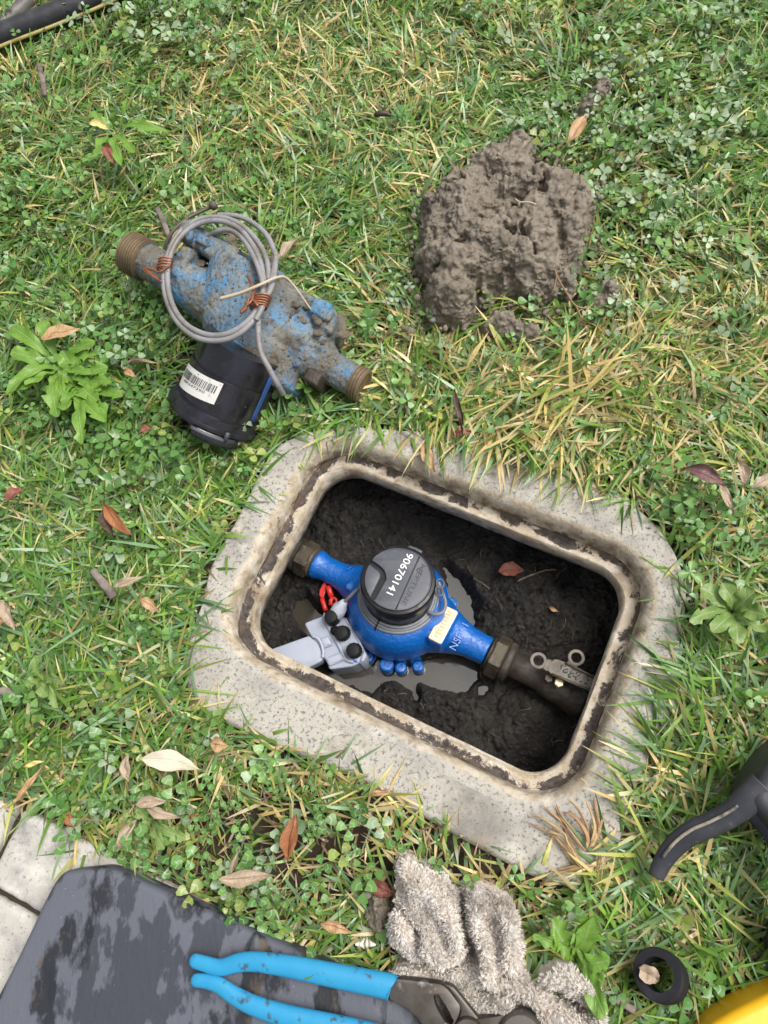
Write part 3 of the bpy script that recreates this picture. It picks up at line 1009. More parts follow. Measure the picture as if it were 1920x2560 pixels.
for cx, cy, m_ in ((545, 795, 'brass_mud'), (742, 872, 'plate')):
    mb = MB()
    c = P(*z4(cx, cy), HZ - .008)
    hexprof(mb, frame(c, UP, (1, 0, 0), (0, 1, 0)), .0055 * K if m_ == 'plate' else .005 * K, -.012, .0, .001)
    obj('bolt_head', mb, MAT[m_], vv)

# ------------------------------------------------------------------ grey radio unit beside the meter
RZ = -0.098
def z5(x, y): return (640 + x * .1808, 1480 + y * .1808)
ru = thing('radio_unit', 'pale grey plastic radio box with three black connectors, tucked left of the blue meter', 'radio box', (*P(*z5(1080, 700), RZ)[:2], -.155))
def px5(pts, z): return PA([z5(*p) for p in pts], z)[:, :2]
mb = MB()
slab(mb, round_poly(px5([(660, 430), (960, 315), (1235, 345), (1420, 650), (1535, 880), (1500, 950), (1330, 1030), (1010, 1075), (985, 990), (930, 900), (745, 590)], RZ), .004, 4), -.156, RZ, .0022, 3)
obj('housing', mb, MAT['radio'], ru, sharp=50)
mb = MB()
slab(mb, round_poly(px5([(-250, 990), (200, 795), (730, 605), (835, 690), (900, 800), (930, 905), (900, 965), (720, 1050), (300, 1230), (-100, 1400)], RZ + .001), .003, 4), RZ - .016, RZ + .002, .0018, 3)
obj('antenna_arm', mb, MAT['radio'], ru, sharp=50)
mb = MB()
tube(mb, np.c_[catmull(px5([(965, 300), (945, 360), (965, 410), (1015, 500), (1080, 620), (1150, 740), (1205, 860), (1240, 925), (1290, 955), (1350, 965)], RZ), 6), np.full(55, RZ + .001)], .0026, 8)
obj('panel_rim', mb, MAT['radio'], ru)
mb = MB()
tube(mb, np.c_[catmull(px5([(1240, 370), (1290, 460), (1400, 640), (1470, 780)], RZ), 6), np.full(19, RZ)], .0016, 6)
obj('panel_edge', mb, MAT['radio'], ru)
mb = MB()
slab(mb, round_poly(px5([(880, 650), (1010, 610), (1065, 740), (945, 785), (915, 720)], RZ), .002, 3), RZ - .003, RZ + .005, .0025, 3)
obj('latch_block', mb, MAT['radio'], ru, sharp=50)
mb = MB()
tube(mb, np.c_[catmull(px5([(790, 615), (850, 640), (900, 700), (925, 780), (935, 860), (925, 910)], RZ), 6), np.full(31, RZ + .003)], .0022, 8)
obj('latch_rib', mb, MAT['radio'], ru)
mb = MB()
slab(mb, round_poly(px5([(955, 925), (1170, 835), (1245, 945), (1015, 1035)], RZ), .002, 3), RZ - .003, RZ + .0032, .0022, 3)
obj('cover_plate', mb, MAT['radio'], ru, sharp=50)
mb = MB()
slab(mb, round_poly(px5([(1460, 905), (1495, 800), (1530, 880), (1500, 950), (1440, 1000)], RZ), .001, 2), -.15, RZ + .003, .001, 2)
obj('corner_clip', mb, MAT['radio'], ru, sharp=50)
mb = MB()
slab(mb, px5([(1330, 930), (1400, 955), (1405, 975), (1360, 965)], RZ), RZ - .002, RZ + .003, 0)
obj('blue_seal', mb, M('bright blue plastic', (0.02, 0.08, 0.55), .4), ru)
for k, (cx, cy, hh) in enumerate(((1065, 365, .022), (1205, 575, .018), (1365, 815, .020))):
    mb = MB()
    c = P(*z5(cx, cy), RZ)
    r = .0090 * K
    f_ = frame(c, (1, 0, 0), (0, 1, 0), unit(UP - .10 * away))
    lathe(mb, [(r * 1.05, -.002), (r * 1.05, .0025), (r * .98, .003), (r * .98, hh * .62), (r * .92, hh * .65), (r * .86, hh * .70), (r * .9, hh * .78), (r * .82, hh), (r * .5, hh + .0012), (.0008, hh + .0012)], 28, f_)
    a0 = 0.4
    for t in range(12):
        a = t * math.pi / 6
        tube(mb, f_(np.array([[math.cos(a) * r * .98, math.sin(a) * r * .98, z] for z in (.003, hh * .6)])), .0007, 4)
    con = obj('connector', mb, MAT['matt_black'], ru, sharp=40)
    if k == 1:
        mb = MB()
        q = P(*z5(1105, 545), RZ)
        lathe(mb, [(.006, -.002), (.006, .006), (.0045, .0085), (.001, .009)], 14, frame(q, (1, 0, 0), (0, 1, 0), UP))
        obj('vent_cap', mb, MAT['matt_black'], ru)

# red security tag hanging by the left neck
def z8(x, y): return (740 + x * .1206, 1360 + y * .1206)
TZ = -.112
tg = thing('security_tag', 'red plastic security tag with a loose loop, below the blue meter left neck', 'tag', (*P(*z8(580, 1000), TZ)[:2], -.15))
mb = MB(); slab(mb, PA([z8(595, 755), z8(640, 870), z8(600, 1010), z8(560, 1115), z8(505, 1105), z8(478, 1050), z8(490, 950), z8(540, 850)], TZ)[:, :2], TZ - .0025, TZ, .0008, 2)
obj('tag_plate', mb, MAT['red'], tg)
mb = MB(); tube(mb, PA([z8(535, 1120), z8(560, 1210), z8(590, 1300), z8(620, 1385)], TZ - .002), .0032 * K, 6, .7)
obj('lower_prong', mb, MAT['red'], tg)
mb = MB(); tube(mb, PA([z8(662, 880), z8(690, 960), z8(735, 1095)], TZ + .004), .0037 * K, 6, .8)
tube(mb, PA([z8(735, 1095), z8(745, 1150), z8(720, 1215), z8(700, 1270)], TZ + .003), .0022 * K, 6)
c = P(*z8(770, 1185), TZ + .003)
tube(mb, np.array([c + np.array([math.cos(t), math.sin(t), 0]) * .0042 * K for t in np.linspace(0, 6.28, 14, endpoint=False)]), .0017 * K, 6, closed=True)
obj('upper_prong', mb, MAT['red'], tg)

# ------------------------------------------------------------------ the old meter lying on the grass
MAT['old_blue'] = M('weathered blue paint under dried mud', (0.055, 0.25, 0.48), 0.6,
                    [((0.04, 0.15, 0.34), 60, .50, .75), ((0.23, 0.245, 0.225), 30, .36, .56), ((0.13, 0.112, 0.082), 14, .45, .60), ((0.06, 0.27, 0.50), 110, .56, .68), ((0.17, 0.155, 0.13), 300, .46, .66), ((0.06, 0.048, 0.034), 26, .56, .68), ((0.028, 0.023, 0.018), 260, .56, .66), ((0.05, 0.04, 0.03), 34, .62, .72), ((0.36, 0.38, 0.38), 380, .67, .72)],
                    [(420, .9, .0016), (120, .7, .002)])
MAT['old_brass'] = M('bare muddy brass', (0.20, 0.145, 0.085), 0.55, [((0.085, 0.064, 0.042), 45, .42, .66), ((0.30, 0.22, 0.13), 90, .58, .76), ((0.15, 0.14, 0.125), 30, .56, .7)], [(240, .6, .001)], metal=0.2)
MAT['old_black'] = M('scratched black register plastic', (0.012, 0.012, 0.015), 0.28, [((0.035, 0.032, 0.03), 24, .5, .7), ((0.16, 0.15, 0.14), 520, .66, .71), ((0.02, 0.021, 0.04), 30, .5, .7)], [(160, .1, .0006)], rough_var=(30, .4, .65, .14, .42), spec=.7)
OZ = 0.052
OA, OB = P(318, 637, .066), P(914, 957, .030)
ox = unit(OB - OA)
oy = np.cross(UP, ox)
if oy @ (P(545, 1030, OZ) - P(650, 790, OZ)) < 0: oy = -oy
oy = unit(oy - .25 * UP)                              # the whole meter is rolled towards its register
oz = np.cross(ox, oy)
if oz[2] < 0: oz = -oz
LO = np.linalg.norm(OB - OA)
OM = P(622, 772, OZ)
fo = frame(OM, ox, oy, oz)
def oloc(u, v, z=OZ):
    d = P(u, v, z) - OM
    return d @ ox, d @ oy
S = 1.0
old = thing('old_water_meter', 'old dirty blue water meter with black register, lying on its side on the grass', 'water meter', (OM[0], OM[1], 0))
PXO = F_PX / ((CAM - OM) @ RW[:, 2]) * 1.06
def opx(n_): return n_ / PXO
xl, yl, zl = (OA - OM) @ ox, (OA - OM) @ oy, (OA - OM) @ oz
xr, yr, zr_ = (OB - OM) @ ox, (OB - OM) @ oy, (OB - OM) @ oz
mb = MB()
cf = oloc(668, 700); cr = oloc(598, 910, .076)
yf, yr_ = cf[1], cr[1]
HY_ = yr_ - yf
prof = [(.001, yf, cf[0]), (opx(140), yf, cf[0]), (opx(146), yf + .012, cf[0]), (opx(150), yf + .28 * HY_, cf[0] * .85 + cr[0] * .15), (opx(166), yf + .48 * HY_, cf[0] * .6 + cr[0] * .4), (opx(166), yf + .66 * HY_, cf[0] * .45 + cr[0] * .55),
        (opx(150), yf + .82 * HY_, cf[0] * .25 + cr[0] * .75), (opx(132), yf + .94 * HY_, cr[0]), (opx(114), yf + HY_, cr[0]), (.001, yf + HY_, cr[0])]
aa = np.linspace(0, 2 * math.pi, 56, endpoint=False)
V = np.vstack([OM + ox * (xc_ + r * np.cos(aa))[:, None] + oz * (min(r, .072) * .66 * np.sign(np.sin(aa)) * np.abs(np.sin(aa)) ** .8)[:, None] + oy * y_ for r, y_, xc_ in prof])
mb.add(V, grid_faces(len(prof), 56, wrap_v=True))
ymid = yf * .50 + yr_ * .50
for s, xe, ye, ze, r0_, r1_ in ((-1, xl, yl, zl, opx(78), opx(47)), (1, xr, yr, zr_, opx(92), opx(41))):
    xb = (cf[0] + cr[0]) / 2 + s * opx(95)
    pth = np.array([[xb, ymid * .8, 0], [xb + (xe - xb) * .34, ymid * .5 + ye * .5, ze * .4], [xb + (xe - xb) * .62, ye * .95 + ymid * .05, ze * .8], [xe - s * .012, ye, ze]])
    tube(mb, fo(catmull(pth, 6)), np.interp(np.linspace(0, 1, 19), [0, .34, .62, 1], [r0_, r0_ * .78, r1_ * 1.04, r1_]), 28)
# square-edged flange with its lugs
fl_ = [oloc(*q) for q in ((502, 598), (560, 622), (640, 668), (690, 690), (770, 742), (858, 790), (838, 845), (775, 815), (690, 765), (600, 705), (520, 660), (482, 640))]
slab(mb, round_poly(np.array(fl_), .005, 2), -.040, .024, .006, 3, fo)
for u, v, w, d_, h in ((508, 628, 24, 26, .034), (818, 790, 28, 24, .034), (600, 690, 22, 40, .038), (705, 745, 24, 44, .038), (480, 690, 20, 44, .030), (752, 880, 26, 40, .030)):
    lx, ly = oloc(u, v)
    slab(mb, round_poly(np.array([(lx - opx(w), ly - opx(d_)), (lx + opx(w), ly - opx(d_)), (lx + opx(w), ly + opx(d_)), (lx - opx(w), ly + opx(d_))]), .006, 3), -.03, h, .006, 3, fo)
obj('meter_casting', mb, MAT['old_blue'], old, remesh=.0019, relax=6, rough=.0032)
for s, xe, ye, ze, R, LT in ((-1, xl, yl, zl, 53 / pxm(OA), .026), (1, xr, yr, zr_, 44 / pxm(OB), .014)):
    mb = MB()
    f_ = frame(fo([xe, ye, ze])[0], ox * s, oy, oz)
    pr = [(.001, -LT - .003), (R - .006, -LT - .003), (R - .002, -LT - .001)]
    x = -LT
    while x < -.002:
        pr += [(R, x), (R, x + .0014), (R - .0016, x + .0021), (R - .0016, x + .0030)]
        x += .0037
    pr += [(R - .002, 0), (R - .005, 0), (R - .006, -.0016), (.001, -.0012)]
    lathe(mb, pr, 44, f_, 'x', caps=False)
    obj('threaded_spud', mb, MAT['old_brass'], old, sharp=50)
mb = MB()
for k in range(150):
    u0, v0, u1, v1, zz, sp_ = [(545, 575, 700, 650, .062, 16), (835, 790, 862, 845, .060, 14), (500, 640, 470, 720, .055, 12), (690, 690, 800, 850, .088, 18), (440, 660, 520, 700, .085, 22), (560, 640, 640, 760, .104, 26)][k % 6]
    t = rng.random()
    c_ = P(u0 + (u1 - u0) * t + rng.normal(0, sp_), v0 + (v1 - v0) * t + rng.normal(0, sp_), zz - .012)
    ball(mb, c_, rng.uniform(.0018, .0060), 7, 5, (1.3, 1.1, .6))
obj('caked_mud', mb, M('caked mud on casting', (0.15, 0.125, 0.095), .85, [((0.06, 0.05, 0.038), 70, .45, .65)], [(400, .8, .0015)]), old, remesh=.0016, relax=2, rough=.004)['kind'] = 'stuff'
# bolt heads and lugs that are separate to the eye
for u, v, w, h in ((785, 938, 22, .034),):
    mb = MB()
    lx, ly = oloc(u, v, .05)
    slab(mb, round_poly(np.array([(lx - opx(w), ly - opx(w) * .8), (lx + opx(w), ly - opx(w) * .8), (lx + opx(w), ly + opx(w) * .8), (lx - opx(w), ly + opx(w) * .8)]), .003, 3), -.02, h - .008, .003, 2, fo)
    obj('flange_bolt', mb, MAT['old_pipe'], old, sharp=50)
for u, v, w in ((812, 775, 24), (520, 620, 18)):
    mb = MB()
    lx, ly = oloc(u, v, .08)
    slab(mb, round_poly(np.array([(lx - opx(w), ly - opx(w) * .7), (lx + opx(w), ly - opx(w) * .7), (lx + opx(w), ly + opx(w) * .7), (lx - opx(w), ly + opx(w) * .7)]), .003, 3), -.01, .030, .003, 2, fo)
    obj('casting_lug', mb, MAT['old_blue'], old, sharp=50)
# register: black drum, its end ring and the shroud at the bottom
r0 = P(602, 890, .060); r1 = P(538, 1040, .012)
RY = unit(r1 - r0); HR = np.linalg.norm(r1 - r0)
RX = unit(np.cross(RY, UP)); RZ_ = np.cross(RX, RY)
if RX @ ox < 0: RX = -RX
RR = opx(111)
fr_ = frame(r0, RX, unit(UP - (UP @ RY) * RY), RY)
mb = MB()
lathe(mb, [(RR * .97, -.015), (RR * .97, .018), (RR * .955, .0185), (RR * .955, .0205), (RR, .021), (RR * 1.01, HR * .80), (RR * .99, HR * .81)], 64, fr_)
reg = obj('register_drum', mb, MAT['old_black'], old, sharp=30)
mb = MB()
lathe(mb, [(RR * .98, HR * .77), (RR * 1.09, HR * .78), (RR * 1.12, HR * .90), (RR * 1.17, HR * .91), (RR * 1.17, HR * .955), (RR * 1.12, HR * .965), (RR * 1.12, HR * 1.0), (RR * 1.05, HR * 1.02), (.001, HR * 1.02)], 64, fr_, caps=False)
obj('register_ring', mb, MAT['old_black'], old, sharp=30)
mb = MB()
pth = fr_(np.array([[math.cos(t) * RR * 1.02, math.sin(t) * RR * 1.02, HR * 1.05] for t in np.radians(np.linspace(18, 72, 12))]))
tube(mb, pth, .011, 8, .8)
obj('register_hinge', mb, MAT['old_black'], old)
mb = MB()
pth = fr_(np.array([[math.cos(t) * RR * 1.18, math.sin(t) * RR * 1.18, HR * 1.02] for t in np.radians(np.linspace(34, 74, 12))]))
tube(mb, pth, .0026, 6)
tube(mb, fr_(np.array([[math.cos(.6) * RR * 1.18, math.sin(.6) * RR * 1.18, HR * h] for h in (1.02, .95, .88)])), .0030, 6)
obj('hinge_bracket', mb, M('grey hinge bracket', (0.06, 0.062, 0.075), .4), old)
mb = MB()
for t0 in (-.02, .05):
    tube(mb, fr_(np.array([[math.cos(t0) * RR * .99, math.sin(t0) * RR * .99, h] for h in np.linspace(-.01, HR * .75, 6)])), .0020, 6)
obj('register_strap', mb, M('blue edge strip', (0.04, 0.10, 0.30), .35), old)
# label: a curved sheet on the drum with bars and figures on it
def on_drum(u, v, lift):
    d = RW @ np.array([(u - W_PX / 2) / F_PX, -(v - H_PX / 2) / F_PX, -1.0])
    e_x, e_y = RX, unit(UP - (UP @ RY) * RY)
    o_ = CAM - r0
    ax_, ay_ = d @ e_x, d @ e_y
    bx_, by_ = o_ @ e_x, o_ @ e_y
    r_ = RR * 1.008 + lift
    qa, qb, qc = ax_ ** 2 + ay_ ** 2, 2 * (ax_ * bx_ + ay_ * by_), bx_ ** 2 + by_ ** 2 - r_ ** 2
    disc = qb * qb - 4 * qa * qc
    t = (-qb - math.sqrt(max(disc, 0))) / (2 * qa)
    p = CAM + d * t
    return math.atan2((p - r0) @ e_y, (p - r0) @ e_x), (p - r0) @ RY
LP = [on_drum(430 + x * .1567, 890 + y * .1567, .0004) for x, y in ((270, 105), (825, 440), (670, 775), (105, 430))]
print('label', LP)
def lab(s, t, lift):
    """s across, t down the label -> world"""
    a = (LP[0][0] * (1 - s) + LP[1][0] * s) * (1 - t) + (LP[3][0] * (1 - s) + LP[2][0] * s) * t
    h = (LP[0][1] * (1 - s) + LP[1][1] * s) * (1 - t) + (LP[3][1] * (1 - s) + LP[2][1] * s) * t
    r_ = RR * 1.012 + lift
    e_y = unit(UP - (UP @ RY) * RY)
    return r0 + RX * math.cos(a) * r_ + e_y * math.sin(a) * r_ + RY * h
mb = MB()
nu, nv = 13, 9
mb.add(np.array([lab(i / (nu - 1), j / (nv - 1), .0006) for i in range(nu) for j in range(nv)]), grid_faces(nu, nv))
lb = obj('barcode_label', mb, M('white paper label with mud specks', (0.76, 0.755, 0.72), .6, [((0.46, 0.36, 0.28), 70, .56, .72), ((0.12, 0.10, 0.08), 420, .66, .70)]), old)
mb = MB()
x = .08
while x < .92:
    w = rng.choice([.006, .012, .018])
    mb.add(np.array([lab(x, .2, .0009), lab(x + w, .2, .0009), lab(x + w, .4, .0009), lab(x, .4, .0009), lab(x, .55, .0009), lab(x + w, .55, .0009)]), [(0, 1, 2, 3), (3, 2, 5, 4)], False)
    x += w + rng.choice([.010, .016, .022])
mb.add(np.array([lab(.04, .09, .0009), lab(.5, .085, .0009), lab(.97, .09, .0009), lab(.97, .115, .0009), lab(.5, .11, .0009), lab(.04, .115, .0009)]), [(0, 1, 4, 5), (1, 2, 3, 4)], False)
obj('printed_bars', mb, M('label ink', (0.03, 0.03, 0.035), .6), lb)
V, F = text_mesh('480347390', .17, 0)
V[:, 0] -= V[:, 0].min(); V[:, 0] /= V[:, 0].max()
mb = MB(); mb.add(np.array([lab(.22 + .56 * x, .655 - y * .9, .0009) for x, y, _ in V]), F, False)
obj('printed_figures', mb, bpy.data.materials['label ink'], lb)

# coil of grey cable with its ties
MAT['old_cable'] = M('dirty grey cable sheath', (0.27, 0.265, 0.275), 0.45, [((0.18, 0.165, 0.15), 26, .45, .65), ((0.05, 0.045, 0.04), 180, .62, .70)], [(200, .2, .0006)])
MAT['copper'] = M('rusty copper tie wire', (0.36, 0.14, 0.07), 0.45, [((0.20, 0.09, 0.05), 120, .45, .65)], metal=.5)
MAT['root'] = M('pale dry root', (0.50, 0.42, 0.30), 0.7)
def loopz(v): return .100 - .022 * (v - 540) / 330 * 0
mb = MB()
def coil(pts, r=.0042):
    P3 = [P(u, v, z) for u, v, z in pts]
    tube(mb, catmull(P3, 10), r * .76, 9)
coil([(672, 700, .115), (668, 655, .113), (648, 610, .110), (610, 568, .108), (560, 545, .106), (500, 548, .104), (450, 580, .103), (422, 630, .102), (410, 690, .102), (415, 745, .104), (440, 800, .107), (480, 838, .110), (530, 852, .113), (585, 842, .116), (630, 805, .119), (655, 760, .120), (660, 715, .119), (652, 660, .116), (630, 610, .112), (595, 570, .110), (545, 552, .108), (490, 562, .106), (445, 600, .105), (422, 655, .104), (420, 715, .105), (435, 770, .108), (470, 815, .111), (525, 838, .114), (580, 830, .117), (625, 797, .120), (648, 762, .122)])
coil([(648, 762, .122), (658, 720, .121), (646, 670, .117), (625, 625, .112), (600, 590, .108), (570, 575, .106), (540, 580, .100), (515, 598, .085), (503, 612, .070)])
coil([(688, 655, .112), (682, 690, .115), (672, 730, .119), (655, 770, .123), (640, 800, .121)])
coil([(690, 640, .111), (668, 590, .107), (630, 556, .103), (590, 540, .102), (545, 538, .101)])
coil([(690, 640, .111), (684, 700, .116), (666, 745, .122), (648, 772, .122), (646, 830, .112), (652, 880, .103), (672, 920, .092), (692, 958, .077), (708, 985, .055)])
ck = obj('cable_coil', mb, MAT['old_cable'], old)
mb = MB()
for k in range(5):
    c = P(646 + k * 2.5, 768 - k * 6, .121)
    ax = unit(P(655, 700, .121) - P(648, 770, .121)); sx = np.cross(UP, ax)
    tube(mb, np.array([c + sx * math.cos(t) * .0095 + UP * math.sin(t) * .007 for t in np.linspace(0, 6.28, 14, endpoint=False)]), .0013, 5, closed=True)
tube(mb, catmull([P(645, 765, .129), P(625, 745, .128), P(615, 770, .127), P(602, 782, .126), P(612, 768, .128), P(630, 750, .129), P(632, 720, .124), P(620, 690, .118)], 5), .0017, 5)
obj('wire_tie', mb, MAT['copper'], ck)
mb = MB()
for k in range(4):
    c = P(410 + k * 1.5, 672 - k * 7, .103)
    ax = unit(P(420, 630, .103) - P(410, 690, .103)); sx = np.cross(UP, ax)
    tube(mb, np.array([c + sx * math.cos(t) * .008 + UP * math.sin(t) * .006 for t in np.linspace(0, 6.28, 12, endpoint=False)]), .0013, 5, closed=True)
tube(mb, catmull([P(425, 662, .110), P(400, 680, .108), P(385, 675, .106), P(362, 670, .104), P(385, 690, .104), P(405, 705, .104)], 5), .0014, 5)
tube(mb, catmull([P(405, 705, .106), P(380, 690, .104), P(358, 675, .102)], 4), .0014, 5)
obj('wire_tie', mb, MAT['copper'], ck)
mb = MB()
tube(mb, catmull([P(550, 747, .122), P(600, 733, .126), P(650, 712, .130), P(695, 693, .122), P(720, 698, .112), P(750, 735, .098), P(778, 775, .082)], 6), np.linspace(.0022, .0010, 37), 6)
r_ = obj('grass_stalk', mb, MAT['root']); tag(r_, 'pale dry stalk lying across the cable coil on the old meter', 'stalk')
mb = MB()
tube(mb, catmull([P(408, 655, .030), P(415, 610, .048), P(435, 575, .055), P(470, 545, .052), P(510, 525, .048), P(530, 517, .048)], 6), .0024, 6)
ball(mb, P(533, 514, .05), .006, 8, 6)
o_ = obj('thin_wire_end', mb, M('dirty dark wire', (0.09, 0.075, 0.06), .6), ck)
# ------------------------------------------------------------------ the heap of dug mud
MAT['clod'] = M('dug brown mud', (0.255, 0.212, 0.163), 0.45, [((0.150, 0.123, 0.094), 42, .46, .68), ((0.34, 0.29, 0.228), 75, .54, .74), ((0.08, 0.060, 0.043), 24, .58, .72), ((0.33, 0.275, 0.21), 420, .60, .70)],
                [(620, 1.0, .0016), (230, .8, .0028)], rough_var=(60, .4, .62, .24, .75), spec=.7)
def heightfield(name, poly_px, zpix, step, hfun, mat, label=None, cat=None, parent=None, group=None, solid=None):
    q = PA(poly_px, zpix)[:, :2]
    q = catmull(q, 5, True)
    lo_, hi_ = q.min(0) - .012, q.max(0) + .012
    nx = int((hi_[0] - lo_[0]) / step) + 2; ny = int((hi_[1] - lo_[1]) / step) + 2
    X, Y = np.meshgrid(np.linspace(lo_[0], hi_[0], nx), np.linspace(lo_[1], hi_[1], ny), indexing='ij')
    G = np.c_[X.ravel(), Y.ravel()]
    d = poly_dist(G, q) * np.where(inside(G, q), 1, -1)
    Z, keep = hfun(G, d)
    F = [f for f in grid_faces(nx, ny) if keep[list(f)].any()]
    used = np.unique(np.array(F).ravel())
    mp = np.full(len(G), -1); mp[used] = np.arange(len(used))
    V = np.c_[G, Z][used]
    mb = MB(); mb.add(V, [[mp[i] for i in f] for f in F])
    if solid:
        # close it underneath, remesh evenly and roughen in all directions
        Fq = mb.f; ed = {}
        for q in Fq:
            for a, b in zip(q, q[1:] + q[:1]): ed[(a, b)] = ed.get((a, b), 0) + 1
        nV = len(V); Vb = V.copy(); Vb[:, 2] = -.020
        F2 = [list(q) for q in Fq] + [[i + nV for i in q[::-1]] for q in Fq] + [[b, a, a + nV, b + nV] for (a, b) in ed if (b, a) not in ed]
        mb = MB(); mb.add(np.vstack([V, Vb]), F2)
        o = obj(name, mb, mat, parent, remesh=solid, relax=2)
        me = o.data; n_ = len(me.vertices)
        co = np.empty(n_ * 3); me.vertices.foreach_get('co', co); co = co.reshape(-1, 3)
        no = np.empty(n_ * 3); me.vertices.foreach_get('normal', no); no = no.reshape(-1, 3)
        a = fbm(co[:, 0] * 130, co[:, 1] * 130, co[:, 2] * 130, 7, 3)
        b = np.abs(fbm(co[:, 0] * 300, co[:, 1] * 300, co[:, 2] * 300, 17, 3) - .5) * 2
        c = fbm(co[:, 0] * 700, co[:, 1] * 700, co[:, 2] * 700, 27, 2)
        mk = np.clip((fbm(co[:, 0] * 45, co[:, 1] * 45, co[:, 2] * 45, 37, 2) - .42) / .16, .12, 1)
        co += no * ((a - .5) * .0105 - mk * b * .0046 + mk * (c - .5) * .0040)[:, None]
        me.vertices.foreach_set('co', co.ravel()); me.update()
        V = co + ROOT[o.name]
    else:
        o = obj(name, mb, mat, parent)
    if label: tag(o, label, cat, group)
    return o, V
def z3(x, y): return (1000 + x * .3134, 340 + y * .3134)
HEAP = [z3(*p) for p in [(870, 70), (1050, 130), (1090, 260), (1200, 290), (1345, 400), (1490, 440), (1525, 640), (1505, 900), (1420, 1060), (1405, 1210), (1280, 1285), (1080, 1355), (900, 1310), (760, 1295), (610, 1395), (490, 1515), (330, 1505), (205, 1390), (215, 1180), (120, 1075), (175, 900), (175, 740), (165, 570), (290, 430), (420, 310), (600, 235), (720, 165)]]
def clod_h(H, seed, valleys=(), humps=()):
    def f(G, d):
        d = d + .008 * (fbm(G[:, 0] * 60, G[:, 1] * 60, None, seed, 3) - .5) * 2
        wx = G[:, 0] + .010 * (fbm(G[:, 0] * 40, G[:, 1] * 40, None, seed + 1, 3) - .5)
        wy = G[:, 1] + .010 * (fbm(G[:, 0] * 40, G[:, 1] * 40, None, seed + 2, 3) - .5)
        Z = H * (1 - np.exp(-np.maximum(d, 0) / .011))
        for (u, v, r, a) in humps:
            c = P(u, v, H)[:2]
            Z += a * np.exp(-((G - c) ** 2).sum(1) / r ** 2)
        big = .026 * crumbs(wx, wy, .056, seed + 3) + .017 * crumbs(wx, wy, .027, seed + 4)
        fine = .0050 * crumbs(wx, wy, .0105, seed + 5) + .0026 * crumbs(wx, wy, .005, seed + 6)
        m = np.clip((fbm(G[:, 0] * 22, G[:, 1] * 22, None, seed + 7, 2) - .35) / .25, .15, 1)
        Z += big - .022 + 1.3 * fine * m + .012 * (fbm(G[:, 0] * 120, G[:, 1] * 120, None, seed + 8, 4) - .5)
        for a, b, w, dp in valleys:
            s = seg_dist(np.c_[wx, wy], P(*a, H)[:2], P(*b, H)[:2])
            Z -= dp * np.exp(-(s / w) ** 2)
        Z = np.where(d > 0, np.maximum(Z, -.004), -.014)
        return Z, d > -.003
    return f
HV = [(z3(620, 1170), z3(590, 1400), .0028, .030), (z3(700, 640), z3(900, 560), .012, .022), (z3(900, 560), z3(1050, 490), .005, .03), (z3(960, 820), z3(1060, 1050), .003, .018),
      (z3(640, 1240), z3(1000, 1250), .004, .010), (z3(280, 900), z3(420, 850), .006, .016), (z3(880, 1250), z3(850, 1330), .008, .03), (z3(1150, 330), z3(1100, 500), .005, .03),
      (z3(800, 850), z3(900, 840), .005, .02), (z3(300, 1120), z3(350, 1080), .003, .02), (z3(1240, 780), z3(1290, 1000), .006, .016), (z3(640, 330), z3(760, 480), .016, .014)]
HH = [(*z3(900, 200), .05, .004), (*z3(520, 1000), .05, .010), (*z3(800, 980), .05, .012), (*z3(1250, 450), .03, .014), (*z3(1350, 800), .04, .008), (*z3(450, 1300), .04, .012), (*z3(900, 1080), .03, .008)]
heap, HEAPV = heightfield('mud_heap', HEAP, .02, .0014, clod_h(.040, 60, HV, HH), MAT['clod'], 'large heap of freshly dug brown mud lying on the grass', 'mud', solid=.0015)
small = [([(z3(640, 1510)), z3(780, 1460), z3(960, 1490), z3(1080, 1590), z3(1060, 1640), z3(860, 1620), z3(660, 1590)], .018, 80, 'flat mud clod lying just below the large heap'),
         ([z3(1090, 1420), z3(1180, 1400), z3(1210, 1500), z3(1170, 1590), z3(1110, 1560)], .014, 83, 'small dark mud clod below the right of the large heap'),
         ([(1490, 715), (1525, 695), (1545, 730), (1530, 780), (1490, 790), (1465, 765)], .014, 86, 'low brown mud clod in the grass right of the large heap'),
         ([(905, 2235), (940, 2215), (975, 2240), (978, 2290), (950, 2330), (915, 2310)], .016, 89, 'dark crumbly mud clod at the left edge of the rag'),
         ([(1440, 265), (1475, 240), (1510, 225), (1520, 245), (1490, 290), (1450, 300)], .018, 92, 'dark earth clod among the clover above the mud heap')]
for pl, h, sd_, lb_ in small:
    heightfield('mud_clod', pl, .01, .0014, clod_h(h, sd_), MAT['clod'], lb_, 'mud', group='small mud clods', solid=.0015)
mb = MB()
for k in range(150):
    t = rng.random() * len(HEAP); i_ = int(t); f_ = t - i_
    u_ = HEAP[i_][0] * (1 - f_) + HEAP[(i_ + 1) % len(HEAP)][0] * f_; v_ = HEAP[i_][1] * (1 - f_) + HEAP[(i_ + 1) % len(HEAP)][1] * f_
    du, dv_ = u_ - 1260, v_ - 585
    s_ = 1 + abs(rng.normal(0, .10)) + .01
    ball(mb, P(1260 + du * s_, 585 + dv_ * s_, rng.uniform(.008, .03)), rng.uniform(.0012, .0052) , 6, 5, (rng.uniform(.7, 1.3), rng.uniform(.7, 1.3), rng.uniform(.6, 1)))
o = obj('mud_crumbs', mb, MAT['clod']); tag(o, 'loose mud crumbs scattered in the grass round the large heap', kind='stuff')
mb = MB()
ball(mb, P(1086, 795, .025), .0075, 12, 8, (1, .8, .6))
o = obj('pebble', mb, M('pale grey stone', (0.45, 0.47, 0.46), .5, [((0.3, 0.31, 0.3), 90, .45, .6)]))
tag(o, 'pale grey pebble at the lower left foot of the mud heap', 'pebble')
mb = MB()
